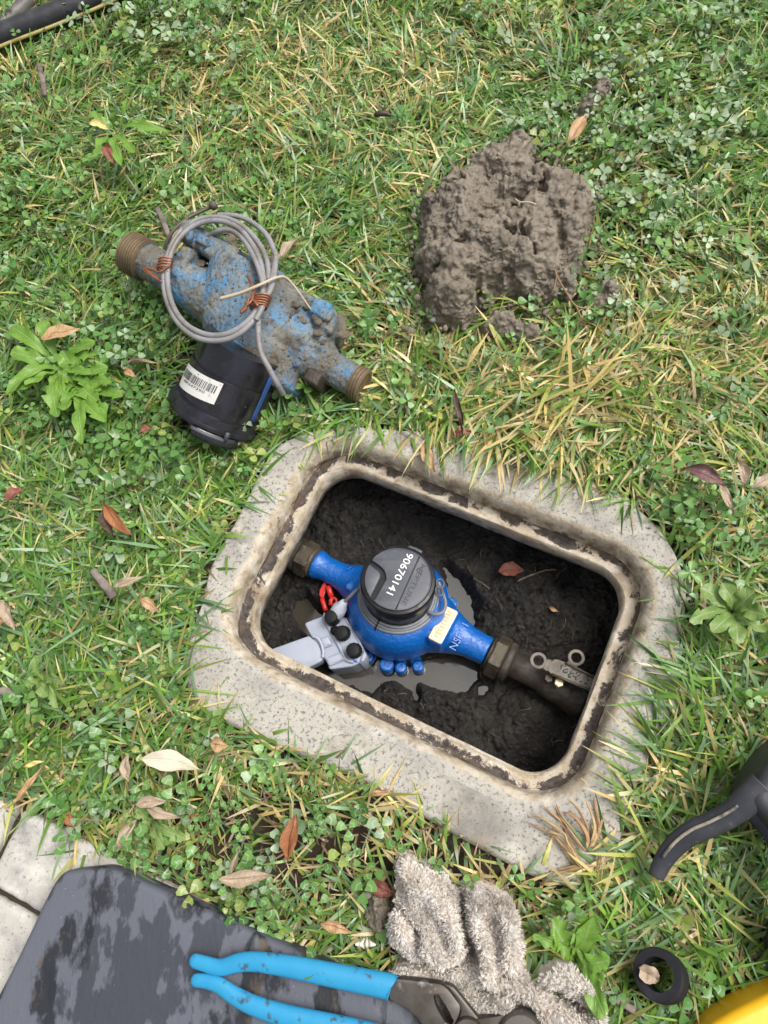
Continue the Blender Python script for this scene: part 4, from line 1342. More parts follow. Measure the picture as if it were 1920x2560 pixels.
tube(mb, catmull([P(1388, 668, .05), P(1392, 690, .05), P(1415, 730, .04), P(1440, 765, .03), P(1480, 772, .025), P(1520, 775, .024)], 6), .0012, 5)
tube(mb, catmull([P(1440, 765, .03), P(1455, 800, .025), P(1468, 830, .02)], 6), .0010, 5)
tube(mb, catmull([P(1392, 690, .05), P(1385, 720, .045), P(1378, 735, .04)], 6), .0009, 5)
o = obj('root', mb, M('reddish root', (0.26, 0.15, 0.09), .7)); tag(o, 'thin reddish root hanging off the right side of the mud heap', 'root')
mb = MB()
tube(mb, catmull([P(1288, 497, .075), P(1300, 505, .077), P(1322, 505, .077), P(1340, 511, .075)], 6), .0009, 5)
tube(mb, catmull([P(1300, 505, .077), P(1296, 512, .076)], 4), .0007, 5)
o = obj('root', mb, MAT['root']); tag(o, 'short pale root on top of the mud heap', 'root')

# ------------------------------------------------------------------ kneeling pad
MAT['pad'] = M('dark foam rubber', (0.050, 0.054, 0.070), 0.55, [((0.105, 0.112, 0.140), 15, .475, .50), ((0.022, 0.024, 0.031), 17, .56, .61), ((0.11, 0.088, 0.06), 16, .645, .70), ((0.12, 0.125, 0.145), 34, .62, .72), ((0.35, 0.35, 0.34), 330, .700, .72)],
               [(160, .3, .0015), (34, .35, .003)], rough_var=(15, .50, .55, .42, .68), stretch=(1.3, .65, 1), spec=.35)
PAD = [(150, 2178), (262, 2166), (310, 2184), (498, 2267), (625, 2325), (800, 2405), (955, 2478), (1085, 2545), (1220, 2640), (1180, 2950), (-420, 2950), (-130, 2700), (0, 2476), (58, 2360), (115, 2238)]
padz = .030
pq = PA(PAD, padz)[:, :2]
pq = round_poly(pq, .020, 6)
mb = MB(); slab(mb, pq, .006, padz, .006, 4)
mb.sm = [True] * len(mb.sm)
o = obj('kneeling_pad', mb, MAT['pad'], sharp=60); tag(o, 'dark grey worn kneeling pad with rounded corner lying on the paving', 'kneeling pad')

# ------------------------------------------------------------------ dirty terry rag
MAT['rag'] = M('dirty terry cloth with gap shade', (0.50, 0.44, 0.38), 0.95, [((0.52, 0.44, 0.355), 16, .50, .74), ((0.33, 0.285, 0.245), 13, .57, .72), ((0.72, 0.69, 0.66), 30, .5, .7), ((0.46, 0.34, 0.22), 70, .64, .74)], [(700, .5, .001)])  # stains, plus shade between the tufts painted in as a darker base
MAT['pile'] = M('pale terry pile', (0.76, 0.71, 0.655), 0.95, [((0.58, 0.50, 0.415), 16, .50, .74), ((0.33, 0.285, 0.25), 12, .56, .72), ((0.66, 0.635, 0.61), 30, .5, .7), ((0.40, 0.29, 0.19), 70, .62, .74)])
def z6(x, y): return (900 + x * .6148, 2060 + y * .6148)
RAG = [z6(*p) for p in [(150, 170), (195, 138), (260, 165), (335, 210), (395, 275), (440, 252), (520, 258), (605, 310), (645, 370), (662, 460), (652, 540), (690, 622), (760, 590), (845, 572), (915, 618), (985, 705), (985, 830), (960, 1050), (420, 1050), (330, 900), (240, 790), (125, 640), (140, 590), (200, 558), (128, 480), (120, 400), (158, 290)]]
RVAL = [((405, 290), (430, 480), .0050, .030), ((430, 480), (445, 560), .008, .022), ((165, 330), (225, 440), .005, .020), ((225, 440), (290, 590), .006, .016), ((180, 575), (330, 590), .006, .014), ((330, 590), (450, 530), .006, .014),
        ((700, 630), (800, 700), .004, .018), ((800, 700), (890, 750), .0045, .022), ((590, 700), (690, 740), .005, .018), ((470, 690), (560, 690), .006, .012), ((255, 320), (330, 470), .007, .008), ((470, 330), (520, 430), .006, .010), ((560, 330), (560, 520), .009, .008), ((290, 230), (370, 330), .006, .007), ((540, 600), (660, 640), .008, .009)]
LOBES = [([(150, 170), (195, 138), (260, 165), (335, 210), (395, 275), (425, 400), (440, 520), (330, 600), (230, 570), (128, 480), (120, 400), (158, 290)], .046, .020),
         ([(410, 268), (440, 250), (520, 256), (605, 308), (645, 368), (662, 460), (655, 560), (640, 640), (480, 640), (440, 520), (432, 400)], .040, .018),
         ([(125, 640), (140, 590), (210, 550), (330, 575), (440, 530), (660, 560), (700, 640), (690, 760), (640, 860), (620, 1050), (420, 1050), (330, 900), (240, 790)], .030, .018),
         ([(690, 622), (760, 588), (845, 572), (915, 618), (960, 670), (900, 770), (800, 700), (730, 650)], .036, .014),
         ([(640, 640), (720, 650), (800, 705), (900, 760), (985, 705), (985, 830), (960, 1050), (560, 1050), (600, 800)], .032, .014)]
RIDGE = [([(185, 160), (270, 250), (350, 340), (395, 450), (410, 540)], .0075, .016), ([(150, 300), (185, 400), (260, 480), (300, 560)], .0065, .013), ([(225, 250), (290, 400), (330, 520)], .006, .010),
         ([(450, 280), (480, 380), (500, 520), (520, 600)], .007, .014), ([(560, 280), (600, 400), (600, 540)], .008, .012), ([(150, 610), (280, 600), (420, 570), (520, 620), (600, 700)], .008, .012),
         ([(720, 630), (830, 590), (930, 660), (960, 760)], .008, .014), ([(640, 650), (740, 720), (860, 790), (960, 820)], .009, .014), ([(560, 720), (660, 800), (760, 900)], .009, .010)]
LOBEW = [(PA([z6(*p) for p in pl_], .03)[:, :2], h_, r_) for pl_, h_, r_ in LOBES]
def rag_h(G, d):
    wx = G[:, 0] + .008 * (fbm(G[:, 0] * 40, G[:, 1] * 40, None, 3, 2) - .5); wy = G[:, 1] + .008 * (fbm(G[:, 0] * 40, G[:, 1] * 40, None, 4, 2) - .5)
    Q = np.c_[wx, wy]
    d = d + .0025 * (fbm(G[:, 0] * 140, G[:, 1] * 140, None, 5, 2) - .5) * 2
    Z = np.full(len(G), .006)
    for lp, h_, r_ in LOBEW:
        e = poly_dist(Q, lp) * np.where(inside(Q, lp), 1, -1)
        t = np.clip((e + .003) / r_, 0, 1)
        Z = np.maximum(Z, .004 + h_ * np.sqrt(np.maximum(0, 1 - (1 - t) ** 2)))
    a = .95
    u_, v_ = wx * math.cos(a) - wy * math.sin(a), wx * math.sin(a) + wy * math.cos(a)
    Z += .012 * (fbm(u_ * 34, v_ * 11, None, 8, 2) - .5)
    for pts, w, hh in RIDGE:
        s = poly_dist(Q, PA([z6(*p) for p in pts], .03)[:, :2], closed=False)
        Z += hh * np.exp(-(s / w) ** 2)
    for p, q, w, dp in RVAL:
        s = seg_dist(Q, P(*z6(*p), .03)[:2], P(*z6(*q), .03)[:2])
        Z -= 1.25 * dp * np.exp(-(s / (w * .85)) ** 2)
    c = P(*z6(330, 760), .02)[:2]
    Z -= .016 * np.exp(-((G - c) ** 2).sum(1) / .035 ** 2)
    Z = np.where(d > 0, np.maximum(Z, .006), -.004)
    return Z, d > -.002
rag, RV = heightfield('rag', RAG, .025, .0018, rag_h, MAT['rag'], 'crumpled dirty off-white terry rag lying on the grass below the meter box', 'rag')
me = rag.data
NT = 15000                                             # tufts of ten strands
ti = rng.integers(0, len(RV), NT)
no = np.empty(len(RV) * 3); me.vertices.foreach_get('normal', no); no = no.reshape(-1, 3)
tc_ = RV[ti] + rng.uniform(-.001, .001, (NT, 3)) * (1, 1, .2)
sw_ = np.c_[fbm(tc_[:, 0] * 60, tc_[:, 1] * 60, None, 1, 2) - .5, fbm(tc_[:, 0] * 60, tc_[:, 1] * 60, None, 2, 2) - .5, np.zeros(NT)] * 3.0
td_ = no[ti] * 1.0 + sw_ * .7 + rng.normal(0, .38, (NT, 3))
gi = np.repeat(np.arange(NT), 8)
NF = len(gi)
co = tc_[gi] + rng.normal(0, .00055, (NF, 3)) * (1, 1, .2)
sw = sw_[gi]
dr = td_[gi] + rng.normal(0, .16, (NF, 3)); dr /= np.linalg.norm(dr, axis=1)[:, None]
ln = rng.uniform(.0018, .0034, NF)[:, None]
sdv = np.cross(dr, rng.normal(0, 1, (NF, 3))); sdv /= np.linalg.norm(sdv, axis=1)[:, None]
wd = .00030
V = np.stack([co - sdv * wd, co + sdv * wd, co + dr * ln * .6 + sdv * wd, co + dr * ln * .6 - sdv * wd, co + dr * ln + sw * ln * .15], 1).reshape(-1, 3)

def big_mesh(name, V, loops, starts, totals, mat, origin, parent=None, col=None, uv=None):
    me = bpy.data.meshes.new(name)
    V = V - origin
    me.vertices.add(len(V)); me.vertices.foreach_set('co', V.astype(np.float32).ravel())
    me.loops.add(len(loops)); me.loops.foreach_set('vertex_index', loops.astype(np.int32))
    me.polygons.add(len(starts)); me.polygons.foreach_set('loop_start', starts.astype(np.int32)); me.polygons.foreach_set('loop_total', totals.astype(np.int32))
    me.polygons.foreach_set('use_smooth', np.ones(len(starts), bool))
    if col is not None:
        at = me.color_attributes.new('Col', 'FLOAT_COLOR', 'POINT')
        at.data.foreach_set('color', np.c_[col, np.ones(len(col))].astype(np.float32).ravel() if col.shape[1] == 3 else col.astype(np.float32).ravel())
    if uv is not None:
        u = me.uv_layers.new(name='UVMap')
        u.data.foreach_set('uv', uv[loops].astype(np.float32).ravel())
    me.update(calc_edges=True); me.validate()
    me.materials.append(mat)
    o = bpy.data.objects.new(name, me); COL.objects.link(o)
    if parent is not None: o.parent = parent
    else: o.location = tuple(origin)
    return o

def pattern_mesh(name, V, per, faces, mat, origin, parent=None, col=None, uv=None):
    """many copies of one small face pattern over consecutive blocks of `per` vertices"""
    nb = len(V) // per
    lt = np.array([len(f) for f in faces]); flat = np.array([i for f in faces for i in f])
    loops = (np.arange(nb)[:, None] * per + flat[None]).ravel()
    totals = np.tile(lt, nb)
    starts = np.r_[0, np.cumsum(totals)[:-1]]
    return big_mesh(name, V, loops, starts, totals, mat, np.asarray(origin, float), parent, col, uv)
o = pattern_mesh('terry_pile', V, 5, [(0, 1, 2, 3), (3, 2, 4)], MAT['pile'], ROOT[rag.name], rag); tag(o, kind='stuff')

# ------------------------------------------------------------------ tongue-and-groove pliers
MAT['grip'] = M('bright blue dipped grip', (0.026, 0.27, 0.49), 0.36, [((0.018, 0.24, 0.47), 40, .45, .7), ((0.05, 0.08, 0.10), 90, .58, .67), ((0.03, 0.05, 0.07), 26, .64, .72), ((0.25, 0.36, 0.42), 34, .69, .74)], [(300, .12, .0005)], spec=.5)
MAT['steel'] = M('worn dark tool steel', (0.10, 0.090, 0.080), 0.45, [((0.06, 0.050, 0.040), 30, .46, .64), ((0.24, 0.23, 0.22), 60, .60, .70)], [(400, .2, .0005)], metal=.45)
def zc5(x, y): return (x * .5787, 1960 + y * .5787)
pl = thing('pliers', 'tongue and groove pliers with bright blue grips lying across the pad and rag', 'pliers', (*P(900, 2480, .04)[:2], .03))
GZ = .044
def grip(pts, ws, z):
    path = catmull(np.array([P(u, v, zz) for (u, v), zz in zip(pts, z)]), 8)
    r = np.interp(np.linspace(0, 1, len(path)), np.linspace(0, 1, len(ws)), ws) / pxm(path[len(path) // 2])
    mb = MB()
    # rounded end
    T = unit(path[1] - path[0])
    ext = [path[0] - T * r[0] * math.sin(t) for t in np.linspace(math.pi / 2 * .98, .2, 6)]
    er = [max(.0006, r[0] * math.cos(t)) for t in np.linspace(math.pi / 2 * .98, .2, 6)]
    tube(mb, np.vstack([ext, path]), np.r_[er, r], 20, .62, up=UP)
    return obj('handle_grip', mb, MAT['grip'], pl)
grip([zc5(*p) for p in [(845, 765), (880, 775), (950, 792), (1030, 772), (1110, 768), (1250, 788), (1400, 818), (1550, 848), (1670, 872)]] + [z6(128, 665)], [17, 18, 19.5, 22, 23, 25, 27, 28, 29, 30], [GZ] * 10)
grip([zc5(*p) for p in [(850, 848), (890, 852), (945, 868), (1010, 912), (1100, 958), (1250, 1005), (1450, 1050), (1650, 1100)]] + [(1060, 2640)], [16, 17, 19, 21, 23, 25, 27, 28, 29], [GZ] * 9)
def p6(pts, z): return PA([z6(*p) for p in pts], z)[:, :2]
mb = MB()
slot = round_poly(p6([(296, 690), (318, 684), (352, 735), (385, 800), (372, 816), (345, 800), (310, 740)], GZ), .003, 3)
slab(mb, round_poly(p6([(122, 622), (200, 628), (330, 645), (360, 668), (410, 735), (405, 770), (375, 830), (430, 900), (450, 960), (330, 960), (240, 790), (190, 745), (118, 708)], GZ), .003, 3), GZ - .009, GZ + .004, .0016, 2, hole=slot)
obj('plier_arm', mb, MAT['steel'], pl, sharp=40)
mb = MB()
slab(mb, round_poly(p6([(340, 650), (380, 665), (440, 740), (480, 790), (560, 900), (430, 960), (380, 830), (410, 770), (405, 735)], GZ), .002, 3), GZ - .012, GZ - .002, .0015, 2)
obj('lower_arm', mb, MAT['steel'], pl, sharp=40)
mb = MB()
c = P(*z6(655, 868), GZ); R1 = 98 * .6148 / pxm(c)
lathe(mb, [(R1 * .98, -.012), (R1, -.004), (R1 * .97, .003), (R1 * .85, .0055), (.001, .006)], 40, frame(c, (1, 0, 0), (0, 1, 0), UP))
c = P(*z6(440, 862), GZ); R2 = 68 * .6148 / pxm(c)
lathe(mb, [(R2, -.010), (R2, .003), (R2 * .92, .0045), (.001, .0048)], 32, frame(c, (1, 0, 0), (0, 1, 0), UP))
slab(mb, p6([(440, 800), (640, 770), (760, 870), (760, 980), (440, 980)], GZ), GZ - .012, GZ, .001, 2)
obj('jaw', mb, MAT['steel'], pl, sharp=40)

# ------------------------------------------------------------------ rubber washer, yellow case, black lever, hose
MAT['rubber'] = M('black rubber', (0.014, 0.014, 0.019), 0.55, [((0.028, 0.029, 0.038), 50, .5, .72), ((0.08, 0.075, 0.07), 300, .70, .75)], [(220, .1, .0006)], spec=.3)
c = P(*z6(1213, 613), .040)
Rw = 97 * .6148 / pxm(c)
wz = unit(UP + .52 * unit((P(1450, 2280) - P(1660, 2437)) * (1, 1, 0)))
wx = unit(np.cross((0, 1, 0), wz)); wy = np.cross(wz, wx)
mb = MB()
pr = [(.62, 0), (.64, .004), (.95, .004), (1.0, .002), (1.0, -.004), (.97, -.0055), (.97, -.007), (1.02, -.009), (1.02, -.016), (.98, -.018), (.97, -.020), (1.0, -.022), (1.0, -.027), (.95, -.029), (.60, -.029), (.60, -.004)]
V = []
n = 56
a = np.linspace(0, 2 * math.pi, n, endpoint=False)
fw = frame(c, wx, wy, wz)
VV = np.vstack([np.c_[r * Rw * np.cos(a), r * Rw * np.sin(a), np.full(n, z)] for r, z in pr])
mb.add(fw(VV), grid_faces(len(pr), n, wrap_u=True, wrap_v=True))
o = obj('rubber_washer', mb, MAT['rubber'], sharp=50); tag(o, 'thick black rubber washer ring lying in the grass at the lower right', 'washer')

yq = round_poly(PA([(1765, 2575), (1840, 2530), (2010, 2446), (2300, 2560), (2300, 2900), (1790, 2900)], .040)[:, :2], .010, 4)
mb = MB(); slab(mb, yq, .0, .040, .008, 5); mb.sm = [True] * len(mb.sm)
o = obj('yellow_case', mb, M('yellow plastic', (0.85, 0.46, 0.012), 0.38, [((0.70, 0.36, 0.015), 14, .5, .75), ((0.25, 0.16, 0.05), 120, .68, .74)], [(240, .12, .0006)]), sharp=60); tag(o, 'bright yellow plastic case corner at the bottom right edge', 'case')

MAT['lever'] = M('scuffed black plastic', (0.034, 0.036, 0.044), 0.5, [((0.055, 0.057, 0.066), 40, .5, .72), ((0.12, 0.115, 0.105), 160, .64, .72)], [(240, .15, .0006)], spec=.4)
lv = thing('lever_handle', 'curved scuffed black plastic lever handle at the right edge', 'handle', (*P(1850, 2020, .03)[:2], .0))
mb = MB()
LVZ = [.034, .038, .044, .052, .060, .068, .074, .078]
lp_ = [P(u, v, z) for (u, v), z in zip([(1640, 2192), (1660, 2150), (1690, 2112), (1730, 2082), (1780, 2060), (1830, 2033), (1870, 2000), (1910, 1965)], LVZ)]
pth = catmull(lp_, 8)
tube(mb, pth, np.interp(np.linspace(0, 1, len(pth)), [0, .3, .7, 1], [.0070, .0095, .0105, .0135]), 20, .6, up=UP)
obj('lever_bar', mb, MAT['lever'], lv)
mb = MB()
off = unit(np.cross(UP, lp_[-1] - lp_[0])) * .0035
tube(mb, pth[8:44] + (0, 0, .0070) + off, .0015, 6, .6)
obj('worn_ridge', mb, M('rubbed plastic ridge', (0.34, 0.30, 0.24), .6, [((0.10, 0.095, 0.09), 60, .45, .6)]), lv)
mb = MB()
slab(mb, round_poly(PA([(1868, 2000), (1885, 1955), (1925, 1890), (2000, 1820), (2150, 1850), (2150, 2120), (1990, 2130), (1925, 2060)], .08)[:, :2], .012, 4), .03, .085, .010, 4)
mb.sm = [True] * len(mb.sm)
obj('handle_body', mb, MAT['lever'], lv, sharp=60)
mb = MB()
pth = catmull([P(1885, 2015, .062), P(1915, 2045, .058), P(1950, 2100, .054), P(1975, 2200, .050), P(1975, 2300, .045), P(1970, 2420, .035)], 8)
tube(mb, pth, .012, 14, .7, up=UP)
obj('lower_arm', mb, M('dark navy plastic', (0.022, 0.026, 0.05), .4), lv)
mb = MB()
slab(mb, round_poly(PA([(1958, 2340), (1995, 2300), (2110, 2330), (2110, 2440), (1985, 2430), (1960, 2390)], .05)[:, :2], .006, 3), .0, .05, .006, 3); mb.sm = [True] * len(mb.sm)
obj('foot', mb, MAT['lever'], lv, sharp=60)

hs = thing('hose', 'black ribbed hose with a thin yellow stripe crossing the top left corner', 'hose', (*P(60, 60)[:2], 0))
MAT['hose'] = M('black hose rubber', (0.028, 0.028, 0.034), .38, [((0.06, 0.06, 0.068), 40, .5, .7)], [(300, .25, .0008)])
hp = catmull([P(-420, 300, .024), P(-150, 155, .024), P(0, 88, .026), P(130, 38, .026), P(270, -22, .026), P(420, -110, .026), P(700, -330, .026)], 10)
mb = MB(); tube(mb, hp, .0165, 20); obj('hose_tube', mb, MAT['hose'], hs)
side = np.array([unit(np.cross(UP, t)) for t in np.gradient(hp, axis=0)])
if side[0] @ (P(0, 400) - P(0, 0)) < 0: side = -side
mb = MB(); tube(mb, hp + side * .0158 + (0, 0, -.0055), .0030, 8); obj('yellow_stripe', mb, M('faded yellow stripe', (0.48, 0.40, 0.16), .55), hs)
mb = MB(); tube(mb, catmull([P(-120, 190, .012), P(10, 60, .012), P(55, 20, .012), P(110, -50, .012), P(160, -160, .012)], 8), .0125, 16)
o = obj('hose_branch', mb, M('grey brown hose', (0.10, 0.09, 0.085), .5, [((0.18, 0.16, 0.14), 60, .5, .7)]))
tag(o, 'thinner grey-brown hose behind the striped black hose in the corner', 'hose')

# ------------------------------------------------------------------ fallen leaves, each one its own
LEAFM = {}
def leaf_mat(nm, c, c2, vein, spots=.70, transl=0):
    m, nt, b = new_mat(nm)
    uv = N(nt, 'ShaderNodeUVMap'); sp = N(nt, 'ShaderNodeSeparateXYZ'); nt.links.new(uv.outputs[0], sp.inputs[0])
    tc = N(nt, 'ShaderNodeTexCoord')
    col = mix_col(nt, noise_fac(nt, 60, .40, .70, vec=tc.outputs['Object']), c, c2)
    col = mix_col(nt, noise_fac(nt, 210, spots, spots + .05, vec=tc.outputs['Object']), col, tuple(q * .3 for q in c))
    # midrib and side veins from the leaf's own coordinates
    ab = N(nt, 'ShaderNodeMath', operation='ABSOLUTE'); nt.links.new(sp.outputs['Y'], ab.inputs[0])
    mid_ = N(nt, 'ShaderNodeMapRange'); mid_.inputs['From Min'].default_value = .10; mid_.inputs['From Max'].default_value = .04; nt.links.new(ab.outputs[0], mid_.inputs['Value'])
    ml = N(nt, 'ShaderNodeMath', operation='MULTIPLY_ADD'); ml.inputs[1].default_value = -.12; nt.links.new(ab.outputs[0], ml.inputs[0]); nt.links.new(sp.outputs['X'], ml.inputs[2])
    sc_ = N(nt, 'ShaderNodeMath', operation='MULTIPLY'); sc_.inputs[1].default_value = 62; nt.links.new(ml.outputs[0], sc_.inputs[0])
    sn = N(nt, 'ShaderNodeMath', operation='SINE'); nt.links.new(sc_.outputs[0], sn.inputs[0])
    vr = N(nt, 'ShaderNodeMapRange'); vr.inputs['From Min'].default_value = .78; vr.inputs['From Max'].default_value = 1.0; vr.inputs['To Max'].default_value = .45; nt.links.new(sn.outputs[0], vr.inputs['Value'])
    mxx = N(nt, 'ShaderNodeMath', operation='MAXIMUM'); nt.links.new(mid_.outputs[0], mxx.inputs[0]); nt.links.new(vr.outputs[0], mxx.inputs[1])
    col = mix_col(nt, mxx.outputs[0], col, vein)
    nt.links.new(col, b.inputs['Base Color']); b.inputs['Roughness'].default_value = .55
    bp = N(nt, 'ShaderNodeBump', Strength=.5, Distance=.0008); nt.links.new(mxx.outputs[0], bp.inputs['Height']); nt.links.new(bp.outputs[0], b.inputs['Normal'])
    if transl:
        tr_ = N(nt, 'ShaderNodeBsdfTranslucent'); nt.links.new(col, tr_.inputs['Color'])
        mx3 = N(nt, 'ShaderNodeMixShader'); mx3.inputs[0].default_value = transl
        nt.links.new(b.outputs[0], mx3.inputs[1]); nt.links.new(tr_.outputs[0], mx3.inputs[2]); nt.links.new(mx3.outputs[0], nt.nodes['Material Output'].inputs['Surface'])
        b.inputs['Roughness'].default_value = .4
    LEAFM[nm] = m
leaf_mat('cream leaf', (0.62, 0.56, 0.44), (0.50, 0.47, 0.34), (0.66, 0.60, 0.47), .74)
leaf_mat('tan leaf', (0.42, 0.26, 0.13), (0.50, 0.34, 0.19), (0.24, 0.13, 0.06))
leaf_mat('orange leaf', (0.33, 0.135, 0.05), (0.24, 0.085, 0.032), (0.16, 0.055, 0.025))
leaf_mat('pale brown leaf', (0.42, 0.33, 0.24), (0.33, 0.25, 0.17), (0.26, 0.18, 0.12), .66)
leaf_mat('purple leaf', (0.12, 0.055, 0.065), (0.22, 0.12, 0.08), (0.08, 0.03, 0.03), .66)
leaf_mat('dark brown leaf', (0.09, 0.055, 0.035), (0.14, 0.09, 0.06), (0.05, 0.03, 0.02))
leaf_mat('yellow leaf', (0.70, 0.58, 0.22), (0.60, 0.48, 0.15), (0.62, 0.55, 0.3), .76)
leaf_mat('red leaf', (0.22, 0.075, 0.05), (0.30, 0.12, 0.07), (0.12, 0.04, 0.03), .64)

def leaf(u0, v0, u1, v1, wpx, mat, label, z=.034, curl=.3, bend=.1, twist=0., tipsharp=1.1, name='fallen_leaf', parent=None, tilt=0.0, group='fallen leaves on the lawn', zt=None, roll=0.0, lift=True):
    zt = z if zt is None else zt
    if lift and z > .022:
        z += .008; zt += .006
    a, b = P(u0, v0, z), P(u1, v1, zt)
    ax = b - a; L = np.linalg.norm(ax); ax = ax / L
    sd_ = unit(np.cross(UP, ax)); up = np.cross(ax, sd_)
    W = wpx / 2 / pxm(a) * 1.05
    nu, nv = 13, 9
    V, UV = [], []
    sdn = rng.integers(0, 999)
    for i in range(nu):
        t = i / (nu - 1)
        w = W * (math.sin(math.pi * min(1, t ** .85)) ** tipsharp + .02) * (1 + .34 * (float(vnoise(t * 7 + sdn, 3.3)) - .5))
        for j in range(nv):
            s = (j / (nv - 1) - .5) * 2
            tw = roll + twist * (t - .5)
            ang = s * curl * 1.9
            yy = w * (math.sin(ang) / (curl * 1.9) if curl > .01 else s)
            zz = w * ((1 - math.cos(ang)) / (curl * 1.9) if curl > .01 else 0) + .12 * w * abs(s)
            zz += .0026 * (float(vnoise(t * 5 + sdn, s * 2.0)) - .5) * 2 + .0012 * (float(vnoise(t * 13 + sdn, s * 5.0)) - .5) * 2
            y2, z2 = yy * math.cos(tw) - zz * math.sin(tw), yy * math.sin(tw) + zz * math.cos(tw)
            k = bend * L * math.sin(math.pi * t)
            V.append(a + ax * L * t + sd_ * (y2 + .04 * L * math.sin(t * 4 + sdn)) + up * (z2 + k + tilt * s * w))
            UV.append((t, s))
    me = bpy.data.meshes.new(name)
    V = np.array(V)
    org = V.mean(0) if parent is None else ROOT[parent.name]
    if parent is None: org[2] = V[:, 2].min()
    me.from_pydata((V - org).tolist(), [], grid_faces(nu, nv))
    me.polygons.foreach_set('use_smooth', np.ones(len(me.polygons), bool))
    ul = me.uv_layers.new(name='UVMap')
    UVa = np.array(UV); idx = np.empty(len(me.loops), int); me.loops.foreach_get('vertex_index', idx)
    ul.data.foreach_set('uv', UVa[idx].ravel())
    me.materials.append(mat if not isinstance(mat, str) else LEAFM[mat])
    o = link(name, me, parent)
    if parent is None:
        o.location = tuple(org)
        tag(o, label, 'leaf', group)
    ROOT[o.name] = org
    return o
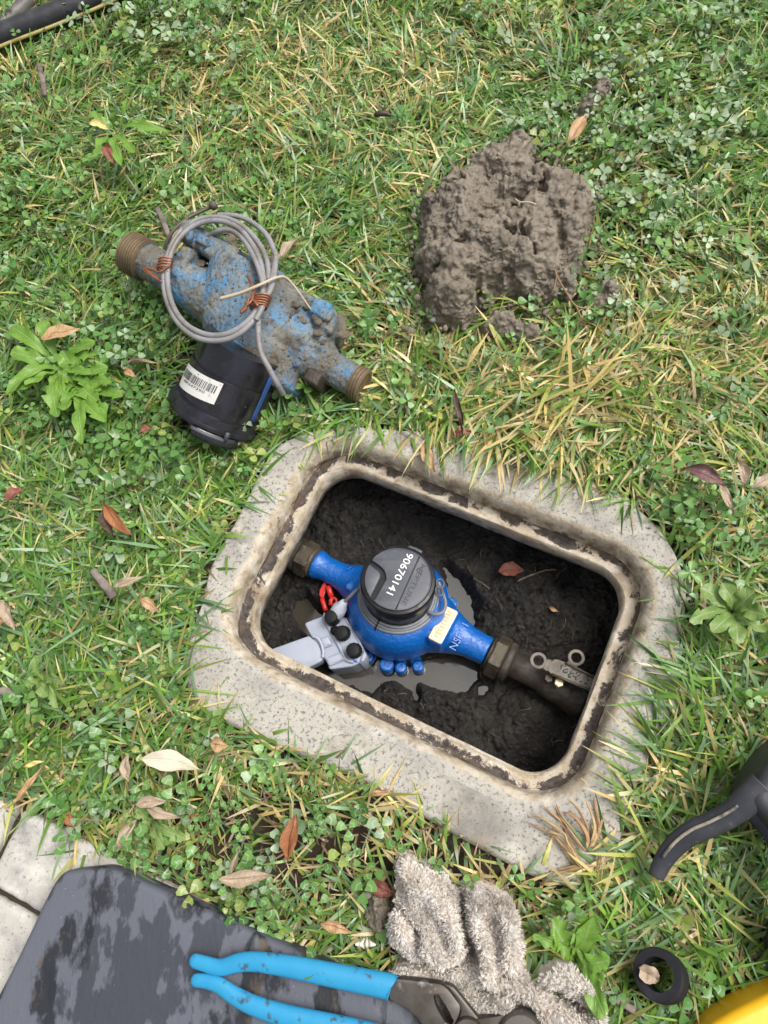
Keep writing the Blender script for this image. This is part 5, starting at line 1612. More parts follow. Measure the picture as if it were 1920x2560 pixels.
LEAVES = [
 (352, 1893, 498, 1922, 46, 'cream leaf', 'large flat cream leaf left below the meter box', dict(z=.042, curl=.12, bend=.02)),
 (104, 850, 200, 820, 42, 'tan leaf', 'oval tan leaf with clear veins left of the old meter', dict(z=.044, curl=.15, bend=.04)),
 (256, 1264, 332, 1338, 32, 'orange leaf', 'narrow orange-brown leaf left of the box, pointing down right', dict(z=.042, curl=.35, bend=.06)),
 (262, 1270, 280, 1345, 34, 'dark brown leaf', 'dark folded leaf under the narrow orange-brown leaf', dict(z=.032, curl=.5)),
 (285, 1472, 355, 1440, 30, 'pale brown leaf', 'curled brownish leaf beside the grey stick', dict(z=.036, curl=.7, bend=.10)),
 (350, 1495, 398, 1532, 26, 'tan leaf', 'small pinkish tan leaf right of the grey stick', dict(z=.036, curl=.4)),
 (8, 1500, 36, 1575, 34, 'pale brown leaf', 'curved tan leaf near the left edge, level with the box', dict(z=.038, curl=.5, bend=.12)),
 (-30, 1600, 22, 1540, 26, 'tan leaf', 'pinkish leaf cut by the left edge, below the curved tan leaf', dict(z=.036, curl=.4)),
 (735, 2035, 722, 2155, 46, 'orange leaf', 'upright orange leaf below the box, in the clover', dict(z=.036, curl=.5, bend=.06, zt=.028)),
 (548, 2192, 680, 2196, 44, 'pale brown leaf', 'boat shaped pale brown leaf above the kneeling pad', dict(z=.034, curl=.55, bend=-.06)),
 (575, 2185, 603, 2120, 18, 'pale brown leaf', 'thin curled tan leaf standing above the boat shaped leaf', dict(z=.034, curl=.8, zt=.040)),
 (802, 2308, 880, 2330, 28, 'tan leaf', 'small tan leaf left of the rag', dict(z=.030, curl=.45)),
 (338, 2012, 418, 2002, 28, 'pale brown leaf', 'pale tan leaf above the paving, upper of a crossing pair', dict(z=.034, curl=.4)),
 (362, 2012, 455, 2048, 26, 'pale brown leaf', 'greyish brown leaf crossing under the pale tan leaf above the paving', dict(z=.030, curl=.5)),
 (285, 2128, 345, 2050, 32, 'pale brown leaf', 'long folded leaf lying over the corner of the paving', dict(z=.028, curl=.6, bend=.05)),
 (165, 2038, 190, 2066, 30, 'orange leaf', 'small bright orange leaf scrap at the paving corner', dict(z=.024, curl=.3)),
 (318, 1888, 322, 1955, 26, 'pale brown leaf', 'small spotted brown leaf left of the large cream leaf', dict(z=.036, curl=.4)),
 (42, 2012, 104, 1915, 20, 'tan leaf', 'long thin tan leaf at lower left above the paving', dict(z=.032, curl=.6, bend=.05)),
 (1712, 1166, 1812, 1218, 44, 'purple leaf', 'purple brown curled leaf right of the box', dict(z=.046, curl=.6, bend=.08)),
 (1790, 1200, 1836, 1282, 26, 'pale brown leaf', 'brown speckled leaf under the tip of the purple leaf', dict(z=.038, curl=.6, bend=.05)),
 (1842, 1148, 1862, 1222, 28, 'pale brown leaf', 'upright pale brown leaf right of the purple leaf', dict(z=.040, curl=.5)),
 (1880, 1220, 1945, 1192, 30, 'pale brown leaf', 'pale leaf cut by the right edge', dict(z=.040, curl=.4)),
 (1054, 1108, 1088, 1180, 32, 'tan leaf', 'pinkish tan leaf lying on the top edge of the concrete', dict(z=.013, curl=.35, zt=.009)),
 (1140, 970, 1152, 1090, 22, 'dark brown leaf', 'dark brown strap leaf hanging above the top of the box', dict(z=.042, curl=.7, zt=.022)),
 (1128, 1088, 1178, 1078, 24, 'red leaf', 'reddish leaf at the top edge of the concrete', dict(z=.022, curl=.4)),
 (258, 366, 288, 410, 28, 'red leaf', 'red brown leaf in the dandelion at upper left', dict(z=.040, curl=.3)),
 (220, 310, 276, 322, 20, 'yellow leaf', 'small pale yellow leaf at upper left', dict(z=.046, curl=.2)),
 (1420, 355, 1468, 292, 34, 'tan leaf', 'pointed tan leaf above the mud heap', dict(z=.034, curl=.45)),
 (700, 645, 742, 596, 26, 'pale brown leaf', 'pinkish brown leaf right of the cable coil', dict(z=.036, curl=.5)),
 (352, 1082, 382, 1068, 22, 'red leaf', 'small rusty leaf left of the black register', dict(z=.034, curl=.4)),
 (315, 912, 405, 905, 22, 'pale brown leaf', 'rolled tan leaf left of the barcode label', dict(z=.034, curl=1.0)),
 (10, 1250, 62, 1226, 34, 'red leaf', 'brown pink leaf at the left edge, above the curved tan leaf', dict(z=.036, curl=.4)),
 (525, 1862, 572, 1862, 38, 'tan leaf', 'triangular tan leaf below the lower left corner of the concrete', dict(z=.028, curl=.5)),
 (922, 1990, 985, 1975, 20, 'tan leaf', 'thin pale tan leaf below the lower edge of the concrete', dict(z=.026, curl=.7)),
 (925, 2210, 985, 2235, 42, 'red leaf', 'dull reddish leaf tucked beside the top of the rag', dict(z=.022, curl=.5)),
 (340, 940, 308, 928, 34, 'tan leaf', 'round tan gall leaf left of the black register', dict(z=.034, curl=.9)),
 (110, 1905, 60, 1915, 14, 'yellow leaf', 'thin yellowish leaf at lower left', dict(z=.036, curl=.5)),
]
for a, b, c, d, w, m_, lb_, kw in LEAVES:
    leaf(a, b, c, d, w, m_, lb_, **kw)
q = P(1278, 1427, -.13); zq = pit_z(q) + .004
leaf(1246, 1430, 1310, 1424, 36, 'red leaf', 'reddish leaf lying on the black mud inside the pit', z=zq, curl=.2, group='fallen leaves in the pit')
q = P(1385, 1525, -.12)
leaf(1372, 1518, 1396, 1530, 12, 'tan leaf', 'tiny pale leaf on the mud in the right of the pit', z=pit_z(q) + .004, curl=.4, group='fallen leaves in the pit')
leaf(1600, 2420, 1645, 2452, 44, 'pale brown leaf', 'brown leaf scrap lying inside the rubber washer', z=.034, curl=.3, bend=.03, group='fallen leaves on the lawn', tipsharp=.5)
# pod, sticks, white flower
mb = MB(); tube(mb, catmull([P(935, 288, .04), P(950, 284, .043), P(965, 284, .042), P(978, 290, .04)], 4), [.0012, .003, .0036, .0038, .0038, .0038, .0038, .0036, .0034, .003, .0024, .002, .0012], 8)
o = obj('seed_pod', mb, LEAFM['dark brown leaf']); tag(o, 'small dark brown seed pod in the grass at top centre', 'seed pod')
MAT['stick'] = M('weathered grey stick', (0.24, 0.20, 0.17), .8, [((0.10, 0.08, 0.07), 60, .45, .65)], [(200, .6, .001)], stretch=(1, 1, 1))
for (a, b, c, d, r, zz, lb_) in ((230, 1425, 286, 1492, .0052, .036, 'short flat grey stick left of the meter box'), (0, 1722, 48, 1750, .0050, .030, 'dark bark stick at the left edge, below the box level'),
                                 (394, 520, 440, 635, .0040, .048, 'grey stalk sticking out behind the old meter left neck'), (98, 160, 112, 238, .0044, .032, 'grey twig in the grass at upper left'),
                                 (1540, 2500, 1600, 2535, .0034, .02, 'dark twig right of the rag')):
    mb = MB()
    p0, p1 = P(a, b, zz), P(c, d, zz - .006)
    t = np.linspace(0, 1, 7)[:, None]
    tube(mb, p0 + (p1 - p0) * t + np.c_[rng.normal(0, .0006, (7, 2)), np.zeros(7)], rng.uniform(.8, 1.1, 7) * r, 7, .6, up=UP)
    o = obj('stick', mb, MAT['stick']); tag(o, lb_, 'stick', 'sticks on the lawn')
mb = MB()
for k in range(9):
    a_ = k * .7
    p = P(915 + 9 * math.cos(a_), 2358 + 14 * math.sin(a_), .03)
    tube(mb, np.array([p, p + np.array([.004 * math.cos(a_), .004 * math.sin(a_), .004]), p + np.array([.006 * math.cos(a_), .006 * math.sin(a_), .006])]), [.0012, .0018, .0006], 5)
o = obj('clover_flower', mb, M('white petals', (0.72, 0.70, 0.58), .6)); tag(o, 'small white clover flower left of the rag', 'flower')

# dead grass tuft on the lower right of the concrete
MAT['straw'] = M('dry brown grass', (0.36, 0.22, 0.11), .6, [((0.24, 0.12, 0.06), 60, .45, .65), ((0.48, 0.36, 0.19), 45, .55, .7)])
MAT['straw_pale'] = M('pale dry grass', (0.46, 0.33, 0.17), .6, [((0.30, 0.19, 0.10), 60, .45, .65)])
tuft = thing('dead_grass_tuft', 'dead brown grass tuft lying on the lower right of the concrete', 'grass tuft', P(1480, 2110, .0))
for pts, w in (([(1450, 2155), (1410, 2100), (1390, 2070), (1330, 2030), (1296, 2020)], .004), ([(1465, 2130), (1425, 2080), (1400, 2050), (1388, 2028)], .003), ([(1470, 2120), (1468, 2080), (1440, 2035), (1415, 2020)], .006),
               ([(1475, 2115), (1490, 2075), (1480, 2035), (1470, 2015)], .006), ([(1480, 2120), (1495, 2080), (1500, 2050)], .004), ([(1405, 2090), (1370, 2082), (1340, 2095)], .0035),
               ([(1490, 2165), (1440, 2170), (1390, 2185), (1370, 2200)], .003), ([(1460, 2180), (1430, 2150), (1412, 2110)], .0025), ([(1490, 2130), (1500, 2150), (1490, 2200), (1485, 2260)], .003)):
    for rep in range(4):
        zz = .009 + .008 * rng.random()
        jx, jy = rng.normal(0, 9), rng.normal(0, 9)
        cut = max(2, len(pts) - rng.integers(0, 2))
        pth = catmull([P(u + jx * (i + .3) * .5, v + jy * (i + .3) * .5, zz + .004 * math.sin(i + rep)) for i, (u, v) in enumerate(pts[:cut])], 5)
        ww = w * rng.uniform(.35, .9)
        mb = MB(); tube(mb, pth, np.interp(np.linspace(0, 1, len(pth)), [0, .3, .8, 1], [ww * .15, ww * .45, ww * .38, ww * .03]), 6, .12, up=unit(UP + np.array([rng.normal(0, .6), rng.normal(0, .6), 0])))
        obj('dry_blade', mb, MAT['straw'] if rep % 2 else MAT['straw_pale'], tuft)

# fine roots on the mud of the pit
mb = MB()
for k in range(120):
    i = rng.integers(0, len(PIT_G))
    p = PIT_G[i]; a_ = rng.uniform(0, 6.28); L_ = rng.uniform(.006, .03)
    pts = []
    for t in np.linspace(0, 1, 5):
        a_ += rng.normal(0, .35)
        p = p + np.array([math.cos(a_), math.sin(a_)]) * L_ / 5
        pts.append([*p, pit_z(p) + .0018])
    tube(mb, np.array(pts), rng.uniform(.00022, .0005), 4)
pl_ = [P(u, v, -.13) for u, v in ((1290, 1465), (1325, 1448), (1360, 1436), (1388, 1434))]
tube(mb, np.array([[q[0], q[1], pit_z(q) + .003] for q in catmull(pl_, 4)]), .0011, 5)
o = obj('pit_roots', mb, M('pit rootlets', (0.16, 0.12, 0.08), .7, [((0.30, 0.24, 0.17), 25, .5, .65)])); tag(o, kind='stuff', label='fine pale rootlets scattered over the black mud of the pit')
# ------------------------------------------------------------------ broad-leaved weeds
leaf_mat('weed leaf', (0.19, 0.36, 0.045), (0.13, 0.28, 0.035), (0.26, 0.38, 0.13), .80, .25)
leaf_mat('pale weed leaf', (0.22, 0.33, 0.09), (0.15, 0.27, 0.06), (0.34, 0.43, 0.2), .76, .25)
MAT['weed'] = LEAFM['weed leaf']; MAT['weed_pale'] = LEAFM['pale weed leaf']
def weed_leaf(root, a, b, wpx, z0, z1, lobes, mat, sd_):
    p, q = P(*a, z0), P(*b, z1)
    ax = q - p; L = np.linalg.norm(ax); ax /= L
    s_ = unit(np.cross(UP, ax)); up = np.cross(ax, s_)
    W = wpx / 2 / F_PX * (CAM_H - z1)
    nu, nv = 34, 7
    V = []; UV = []
    hook = rng.normal(0, .22); rise = rng.uniform(.04, .2)
    for i in range(nu):
        t = i / (nu - 1)
        w = W * (.10 + .90 * np.interp(t, [0, .25, .5, .75, .92, 1], [.05, .25, .72, 1.0, .78, .10]))
        if lobes:
            ph = (t * lobes * 1.6 + sd_ * .3) % 1.0
            w *= 1 - .55 * ph * (1 if t < .88 else .3)
        for j in range(nv):
            s = (j / (nv - 1) - .5) * 2
            z = .30 * w * abs(s) + .30 * w * math.sin(t * 15 + s * 2 + sd_) * abs(s) + rise * L * math.sin(t * math.pi)
            V.append(p + ax * L * t + s_ * (s * w + hook * L * t * t) + up * z)
            UV.append((t, s))
    mb = MB(); mb.add(np.array(V), grid_faces(nu, nv))
    o = obj('leaf', mb, mat, root)
    ul = o.data.uv_layers.new(name='UVMap'); idx = np.empty(len(o.data.loops), int); o.data.loops.foreach_get('vertex_index', idx)
    ul.data.foreach_set('uv', np.array(UV)[idx].ravel())
def weed(label, centre, leaves, mat, z1=.042, cat='weed'):
    t = thing('weed', label, cat, P(*centre, 0), 'broad-leaved weeds in the lawn')
    for k, (du, dv, w, lobes) in enumerate(leaves):
        weed_leaf(t, centre, (centre[0] + du, centre[1] + dv), w, .022, z1 + .006 * (k % 3), lobes, MAT[mat], k * 1.3)
weed('bright green dandelion rosette left of the old meter', (155, 925), [(-110, -120, 52, 0), (-130, -40, 56, 0), (-60, 40, 46, 0), (30, 95, 50, 5), (-20, 120, 60, 3), (70, -95, 60, 4), (85, -40, 44, 4), (60, 30, 44, 4), (-120, 70, 44, 0), (-30, -130, 50, 0), (90, 60, 40, 3), (-150, 10, 50, 0), (5, 85, 46, 3)], 'weed')
weed('dense patch of wavy light green leaves between the dandelion rosette and the old meter', (205, 965), [(60, -60, 64, 3), (-10, -70, 60, 2), (75, -10, 58, 3), (-65, -20, 66, 2), (20, 50, 66, 3), (-40, 60, 60, 3), (60, 70, 54, 2), (-15, 110, 66, 3), (30, 130, 56, 2), (-70, 20, 54, 0), (90, 40, 44, 3), (-45, -90, 54, 0)], 'weed')
weed('bright green toothed weed right of the rag', (1440, 2400), [(-85, -55, 62, 4), (-15, -85, 52, 3), (60, -100, 62, 4), (40, 18, 78, 5), (85, 30, 54, 3), (100, 95, 50, 0), (90, 140, 46, 0), (-70, -95, 40, 3), (20, -110, 44, 0), (70, 60, 60, 4)], 'weed')
weed('light green broad-leaved weed at the right edge', (1830, 1530), [(-80, -60, 50, 0), (-110, -20, 46, 2), (70, -30, 50, 0), (50, 60, 54, 3), (-50, 50, 40, 0), (85, 10, 46, 0), (10, 80, 40, 0), (-20, -75, 46, 0)], 'weed_pale')
weed('yellow-green dandelion rosette at upper left', (295, 335), [(-75, -45, 44, 3), (40, -70, 42, 3), (-10, -60, 36, 0), (70, -25, 40, 3), (25, 55, 40, 2), (-60, 55, 44, 3), (85, 30, 34, 0), (-20, 85, 36, 0)], 'weed')
weed('small pale green weed by the paving corner', (380, 2050), [(-45, -25, 34, 2), (60, 40, 40, 2), (40, 60, 36, 3), (-35, 25, 30, 0), (85, 45, 36, 2)], 'weed_pale', .034)
weed('toothed pale weed at the left edge, level with the lower box corner', (105, 1700), [(-35, -50, 34, 4), (-45, 10, 30, 0), (50, -20, 40, 3), (60, 25, 36, 3), (10, 45, 30, 0)], 'weed_pale', .036)

# ------------------------------------------------------------------ grass
MAT['grass'] = M('wet grass blades', (0, 0, 0), .36, [], [], attr='Col', transl=.30, spec=.75)
def uv_mask(pts): return proj(np.c_[pts, np.zeros(len(pts))])
CV = np.array(catmull(np.array(COLLAR_VIS, float), 4, True))
PAVE = [(-900, 1760), (0, 2030), (64, 2024), (110, 2022), (249, 2122), (301, 2157), (579, 2288), (723, 2367), (810, 2411), (955, 2480), (1090, 2550), (1230, 2640), (1500, 3300), (-1500, 3400)]
RAGP = np.array(RAG); HEAPP = np.array(HEAP)
OLDREG = [(385, 950), (470, 860), (500, 850), (690, 945), (665, 1060), (640, 1100), (560, 1095), (430, 1010)]
CASE = [(1735, 2575), (1990, 2425), (2300, 2560), (2300, 2900), (1780, 2900)]
def field(pts):
    """sample densities over the lawn in photo coordinates"""
    u, v = pts[:, 0], pts[:, 1]
    g = lambda cu, cv, ru, rv: np.exp(-(((u - cu) / ru) ** 2 + ((v - cv) / rv) ** 2))
    n1 = fbm(u / 260, v / 260, None, 5, 3); n2 = fbm(u / 120, v / 120, None, 9, 3)
    dry = .20 + .55 * (n1 - .5) + .50 * (n2 - .5) + .40 * g(1350, 1000, 480, 190) + .25 * g(1000, 150, 420, 200) + .26 * g(1750, 900, 260, 400) + .30 * g(700, 2080, 420, 220) - .30 * g(250, 1000, 330, 420) - .16 * g(250, 1500, 300, 300) + .22 * g(1560, 1900, 150, 260) + .45 * g(1230, 2150, 300, 110) + .25 * g(1000, 2060, 240, 90) - .08
    clov = .10 + .9 * np.clip(n2 - .50, 0, 1) * 2 + .9 * g(390, 70, 170, 110) + .9 * g(1620, 230, 260, 150) + 1.0 * g(1620, 470, 180, 170) + .9 * g(330, 960, 200, 210) + .8 * g(800, 960, 190, 110) + .75 * g(540, 2060, 330, 200) + .6 * g(1480, 800, 90, 130) + .5 * g(60, 520, 90, 200) + .9 * g(1740, 1300, 90, 100) - .7 * g(1350, 1000, 330, 130) - .4 * g(1000, 180, 330, 160) - .5 * g(1650, 1950, 200, 300)
    return np.clip(dry, .03, .95), np.clip(clov, 0.02, 1.2)
def lawn_points(N_, keep_heap=True):
    c = PA([(-420, -420), (2340, -420), (2340, 2980), (-420, 2980)], 0)
    lo_, hi_ = c[:, :2].min(0), c[:, :2].max(0)
    p = rng.uniform(lo_, hi_, (N_, 2))
    q = uv_mask(p)
    m = (q[:, 0] > -420) & (q[:, 0] < 2340) & (q[:, 1] > -420) & (q[:, 1] < 2980)
    p, q = p[m], q[m]
    nz = (fbm(p[:, 0] * 60, p[:, 1] * 60, None, 31, 3) - .5) * 46
    for poly, d_ in ((CV, -9), (np.array(PAVE, float), 2)):
        dd = poly_dist(q, poly) * np.where(inside(q, poly), 1, -1) + nz * (.6 if poly is CV else 1.0)
        p, q, nz = p[dd < d_], q[dd < d_], nz[dd < d_]
    for poly, d_ in ((RAGP, 14), (HEAPP, 18), (np.array(OLDREG, float), 14), (np.array(CASE, float), 10)):
        dd = poly_dist(q, poly) * np.where(inside(q, poly), 1, -1)
        p, q = p[dd < d_], q[dd < d_]
    return p, q

def blades(name, N_, lenr, widr, lean, colfun, zr=(-.012, .004), rows=5, lay=0.0):
    p, q = lawn_points(N_)
    dry, clov = field(q)
    n = len(p)
    # bare crumbs near the paving, thinner under clover
    bare = np.exp(-(((q[:, 0] - 760) / 420) ** 2 + ((q[:, 1] - 2130) / 200) ** 2)) + .7 * np.exp(-(((q[:, 0] - 1180) / 240) ** 2 + ((q[:, 1] - 2170) / 80) ** 2))
    bare = np.clip(bare, 0, 1)
    keep = rng.random(n) < (1 - .38 * np.clip(clov, 0, 1)) * (1 - (.68 if rows == 5 else -.2) * bare)
    p, q, dry, clov, bare = p[keep], q[keep], dry[keep], clov[keep], bare[keep]
    n = len(p)
    u, v = q[:, 0], q[:, 1]
    long_ = np.exp(-(((u - 1350) / 420) ** 2 + ((v - 1010) / 170) ** 2)) + .6 * np.exp(-(((u - 1720) / 220) ** 2 + ((v - 2000) / 330) ** 2)) + .35 * np.exp(-(((u - 150) / 300) ** 2 + ((v - 1500) / 400) ** 2))
    L = rng.uniform(*lenr, n) * (1 + .55 * long_) * (.75 + .5 * fbm(p[:, 0] * 15, p[:, 1] * 15, None, 3, 2)) * (1 - .3 * bare)
    w = rng.uniform(*widr, n) * (1 + .25 * long_)
    # flow of the combed, trodden grass plus plenty of disorder
    fl = (fbm(p[:, 0] * 7, p[:, 1] * 7, None, 21, 2) - .5) * 9 + 1.2
    az = fl + rng.normal(0, 1.15, n)
    toward = np.arctan2(BC[1] - p[:, 1], BC[0] - p[:, 0])
    near = np.exp(-(((u - 1300) / 380) ** 2 + ((v - 1090) / 110) ** 2)) + .45 * np.exp(-((u - 1700) / 60.) ** 2 - ((v - 1800) / 260.) ** 2) + .12 * np.exp(-((u - 560) / 60.) ** 2 - ((v - 1400) / 260.) ** 2)
    pick = rng.random(n) < near * .75
    away_ = (rng.random(n) < .55) & (poly_dist(q, CV) < 70) & ~pick & ((v > 1250) | (u < 800))
    az = np.where(away_, toward + math.pi + rng.normal(0, .9, n), az)
    az = np.where(pick, toward + rng.normal(0, .5, n), az)
    th0 = np.radians(rng.uniform(*lean, n)); th1 = th0 + np.radians(rng.uniform(10, 65, n))
    th1 = np.minimum(th1, np.radians(118))
    z0 = rng.uniform(*zr, n)
    t = np.linspace(0, 1, rows)
    d = np.c_[np.cos(az), np.sin(az)]
    s = np.c_[-np.sin(az), np.cos(az)]
    pos = np.c_[p, z0]
    V = np.zeros((n, rows, 2, 3)); C = np.zeros((n, rows, 2, 3))
    wp = np.array([.85, 1.0, .92, .62, .06]) if rows == 5 else np.array([.9, 1, .7, .08])
    base, tip, tw = colfun(n, dry, q)
    tws = rng.normal(0, .55, n)
    dz = np.zeros(n)
    for i in range(rows):
        th = th0 + (th1 - th0) * t[i]
        if i:
            step = L / (rows - 1)
            pos = pos + np.c_[d * (np.sin(th) * step)[:, None], np.cos(th) * step]
            pos[:, 2] = np.maximum(pos[:, 2], .002 + .004 * (np.arange(n) % 5) / 5)
        ww = (w * wp[i] / 2)
        a = tws * (t[i] + .3)
        nv_ = np.c_[-d * np.cos(th)[:, None], np.sin(th)]
        side = np.c_[s, np.zeros(n)] * np.cos(a)[:, None] + nv_ * np.sin(a)[:, None]
        V[:, i, 0] = pos - side * ww[:, None]; V[:, i, 1] = pos + side * ww[:, None]
        f = np.clip((t[i] - tw) / .35, 0, 1)[:, None]
        col = base * (1 - f) + tip * f
        C[:, i, 0] = C[:, i, 1] = col
    faces = [(2 * i, 2 * i + 1, 2 * i + 3, 2 * i + 2) for i in range(rows - 1)]
    C *= 1.0
    o = pattern_mesh(name, V.reshape(-1, 3), rows * 2, faces, MAT['grass'], (0, .17, 0), None, C.reshape(-1, 3))
    print(name, n)
    return o
def green_cols(n, dry, q):
    r = rng.random(n); r2 = rng.random(n)[:, None]; br = rng.uniform(.60, 1.45, n)[:, None]
    g1, g2 = np.array([.090, .220, .034]), np.array([.200, .345, .055])
    blue = np.array([.165, .300, .130])
    base = g1 * (1 - r2) + g2 * r2
    k = (rng.random(n) < .30)[:, None]
    base = np.where(k, blue, base) * br
    straw, amber = np.array([.64, .54, .30]), np.array([.66, .46, .10])
    s2 = rng.random(n)[:, None]
    dead = straw * (1 - s2 * .6) + amber * s2 * .6
    isdry = (rng.random(n) < dry * .60)[:, None]
    base = np.where(isdry, dead * np.clip(br, .7, 1.3) * .92, base)
    yel = np.array([.40, .42, .10])
    isy = (rng.random(n) < .06 + dry * .16)[:, None]
    base = np.where(isy & ~isdry, yel * br, base)
    tipd = (rng.random(n) < .18 + dry * .50)[:, None]
    tip = np.where(tipd, dead * br, base * 1.12)
    return base, tip, rng.uniform(.25, .8, n)
def straw_cols(n, dry, q):
    br = rng.uniform(.5, 1.25, n)[:, None]; s2 = rng.random(n)[:, None]
    c = np.array([.50, .38, .21]) * (1 - s2) + np.array([.24, .15, .08]) * s2
    return c * br, c * br, np.full(n, .5)
o = blades('thatch', 48000, (.012, .040), (.0010, .0026), (62, 95), straw_cols, (-.010, .006), 4)
tag(o, 'dry straw thatch lying under the lawn grass', kind='stuff')
o = blades('grass', 165000, (.026, .062), (.0017, .0042), (38, 88), green_cols)
tag(o, 'short trodden lawn grass, green with yellowed blades', kind='stuff')

# ------------------------------------------------------------------ clover
m, nt, b = new_mat('clover leaves'); MAT['clover'] = m
at = N(nt, 'ShaderNodeAttribute', attribute_name='Col')
uv = N(nt, 'ShaderNodeUVMap'); sp = N(nt, 'ShaderNodeSeparateXYZ'); nt.links.new(uv.outputs[0], sp.inputs[0])
ab = N(nt, 'ShaderNodeMath', operation='ABSOLUTE'); nt.links.new(sp.outputs['Y'], ab.inputs[0])
ma = N(nt, 'ShaderNodeMath', operation='MULTIPLY_ADD'); ma.inputs[1].default_value = .55; nt.links.new(ab.outputs[0], ma.inputs[0]); nt.links.new(sp.outputs['X'], ma.inputs[2])
s_ = N(nt, 'ShaderNodeMath', operation='SUBTRACT'); s_.inputs[1].default_value = .62; nt.links.new(ma.outputs[0], s_.inputs[0])
a2 = N(nt, 'ShaderNodeMath', operation='ABSOLUTE'); nt.links.new(s_.outputs[0], a2.inputs[0])
mr = N(nt, 'ShaderNodeMapRange'); mr.inputs['From Min'].default_value = .075; mr.inputs['From Max'].default_value = .02; mr.inputs['To Max'].default_value = .6; nt.links.new(a2.outputs[0], mr.inputs['Value'])
mm = N(nt, 'ShaderNodeMath', operation='MULTIPLY'); nt.links.new(mr.outputs[0], mm.inputs[0]); nt.links.new(at.outputs['Alpha'], mm.inputs[1])
cc = mix_col(nt, mm.outputs[0], at.outputs['Color'], (0.44, 0.54, 0.36))
tc = N(nt, 'ShaderNodeTexCoord')
cc = mix_col(nt, noise_fac(nt, 420, .60, .68, vec=tc.outputs['Object']), cc, (0.26, 0.34, 0.24))
nt.links.new(cc, b.inputs['Base Color'])
b.inputs['Roughness'].default_value = .36
tr = N(nt, 'ShaderNodeBsdfTranslucent'); nt.links.new(cc, tr.inputs['Color'])
mx2 = N(nt, 'ShaderNodeMixShader'); mx2.inputs[0].default_value = .22
nt.links.new(b.outputs[0], mx2.inputs[1]); nt.links.new(tr.outputs[0], mx2.inputs[2]); nt.links.new(mx2.outputs[0], nt.nodes['Material Output'].inputs['Surface'])
OUT = [(0, 0), (.22, .17), (.50, .40), (.78, .47), (.97, .30), (.95, 0)]
LV = [(x, y) for x, y in OUT] + [(x, -y) for x, y in OUT[1:-1]] + [(.5, 0), (.78, 0)]
LF = [(0, 1, 2, 10), (10, 2, 3, 11), (11, 3, 4, 5), (0, 10, 7, 6), (10, 11, 8, 7), (11, 5, 9, 8)]
LVA = np.array(LV)
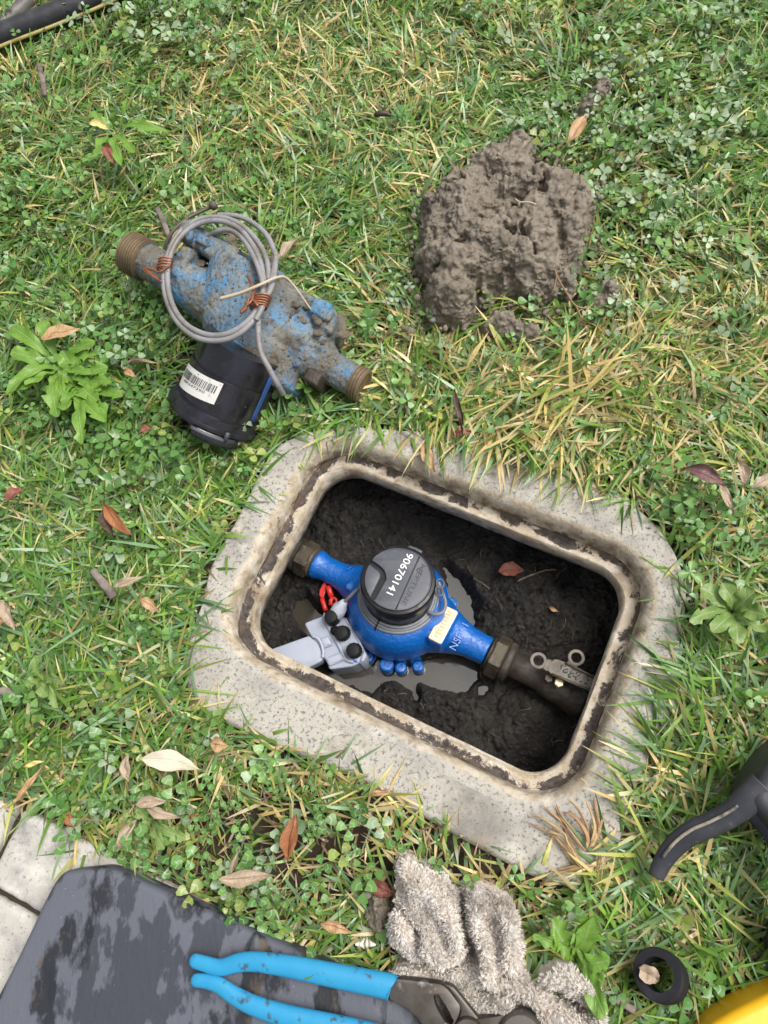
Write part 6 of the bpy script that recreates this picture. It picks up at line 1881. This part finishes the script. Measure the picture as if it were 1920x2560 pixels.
def clover(N_):
    p, q = lawn_points(N_)
    dry, cl = field(q)
    k = rng.random(len(p)) < cl * .9
    p, q, cl = p[k], q[k], cl[k]
    # gather into small colonies
    n = len(p)
    u, v = q[:, 0], q[:, 1]
    h = rng.uniform(.014, .040, n)
    cen = np.c_[p, h]
    pale = np.clip(np.exp(-(((u - 1600) / 330) ** 2 + ((v - 330) / 330) ** 2)) + np.exp(-(((u - 390) / 190) ** 2 + ((v - 90) / 140) ** 2)) + .25, 0, 1)
    isp = rng.random(n) < pale * .50
    mark = np.exp(-(((u - 560) / 420) ** 2 + ((v - 2050) / 260) ** 2)) + .25
    r2 = rng.random(n)[:, None]
    base = np.array([.085, .215, .050]) * (1 - r2) + np.array([.165, .310, .070]) * r2
    base = np.where(isp[:, None], np.array([.27, .37, .22]) * (.75 + .5 * r2), base)  # wet sheen painted in as a paler grey-green leaf colour
    yl = (rng.random(n) < .07)[:, None]
    base = np.where(yl, np.array([.26, .33, .07]), base) * rng.uniform(.8, 1.25, n)[:, None]
    R = rng.uniform(.0055, .0108, n) * np.where(rng.random(n) < .25, .65, 1)
    V, C, UV = [], [], []
    a0 = rng.uniform(0, 6.28, n)
    til = rng.normal(0, .30, (n, 2))
    fold0 = rng.uniform(.05, .55, n); lift0 = rng.normal(.12, .28, n)
    for l in range(3):
        a = a0 + l * 2.094 + rng.normal(0, .12, n)
        d = np.c_[np.cos(a), np.sin(a), np.zeros(n)]; s = np.c_[-np.sin(a), np.cos(a), np.zeros(n)]
        lift = lift0 + rng.normal(0, .15, n)
        d = d * np.cos(lift)[:, None] + np.c_[np.zeros((n, 2)), np.sin(lift)]
        nn = np.cross(d, s)
        x = LVA[:, 0][None, :, None]; y = LVA[:, 1][None, :, None]
        f = fold0[:, None, None]
        RR_ = (R * rng.uniform(.88, 1.12, n))[:, None, None]
        pts = cen[:, None] + RR_ * (d[:, None] * (x + .06) * 1.15 + s[:, None] * y * np.cos(f) * 1.12 + nn[:, None] * (np.abs(y) * np.sin(f) - .14 * x * x))
        pts[..., 2] += (pts[..., 0] - cen[:, None, 0]) * til[:, None, 0] + (pts[..., 1] - cen[:, None, 1]) * til[:, None, 1]
        V.append(pts)
        col = base[:, None] * (1 + rng.normal(0, .06, (n, 1, 1)))
        C.append(np.concatenate([np.broadcast_to(col, pts.shape), np.broadcast_to((rng.random(n) < mark)[:, None, None] * 1.0, pts.shape[:2] + (1,))], 2))
        UV.append(np.broadcast_to(LVA[None], pts.shape[:2] + (2,)))
    V = np.concatenate(V, 0).reshape(-1, 3); C = np.concatenate(C, 0).reshape(-1, 4); UV = np.concatenate(UV, 0).reshape(-1, 2)
    o = pattern_mesh('clover', V, len(LV), LF, MAT['clover'], (0, .17, 0), None, C, UV)
    tag(o, 'clover leaves growing through the lawn', kind='stuff')
    # stems
    foot = np.c_[p + rng.normal(0, .008, (n, 2)), np.full(n, -.006)]
    w = np.c_[rng.normal(0, 1, (n, 2)), np.zeros(n)]; w /= np.linalg.norm(w, axis=1)[:, None]; w *= .00055
    midp = foot * .5 + cen * .5 + np.c_[rng.normal(0, .002, (n, 2)), np.full(n, .003)]
    V = np.stack([foot - w, foot + w, midp - w, midp + w, cen - w * .7, cen + w * .7], 1).reshape(-1, 3)
    C = np.repeat(np.array([[.13, .20, .06]]) * rng.uniform(.7, 1.3, (n, 1)), 6, 0)
    o = pattern_mesh('clover_stems', V, 6, [(0, 1, 3, 2), (2, 3, 5, 4)], MAT['grass'], (0, .17, 0), None, C)
    tag(o, 'thin green clover stems', kind='stuff')
    print('clover', n)
clover(22000)
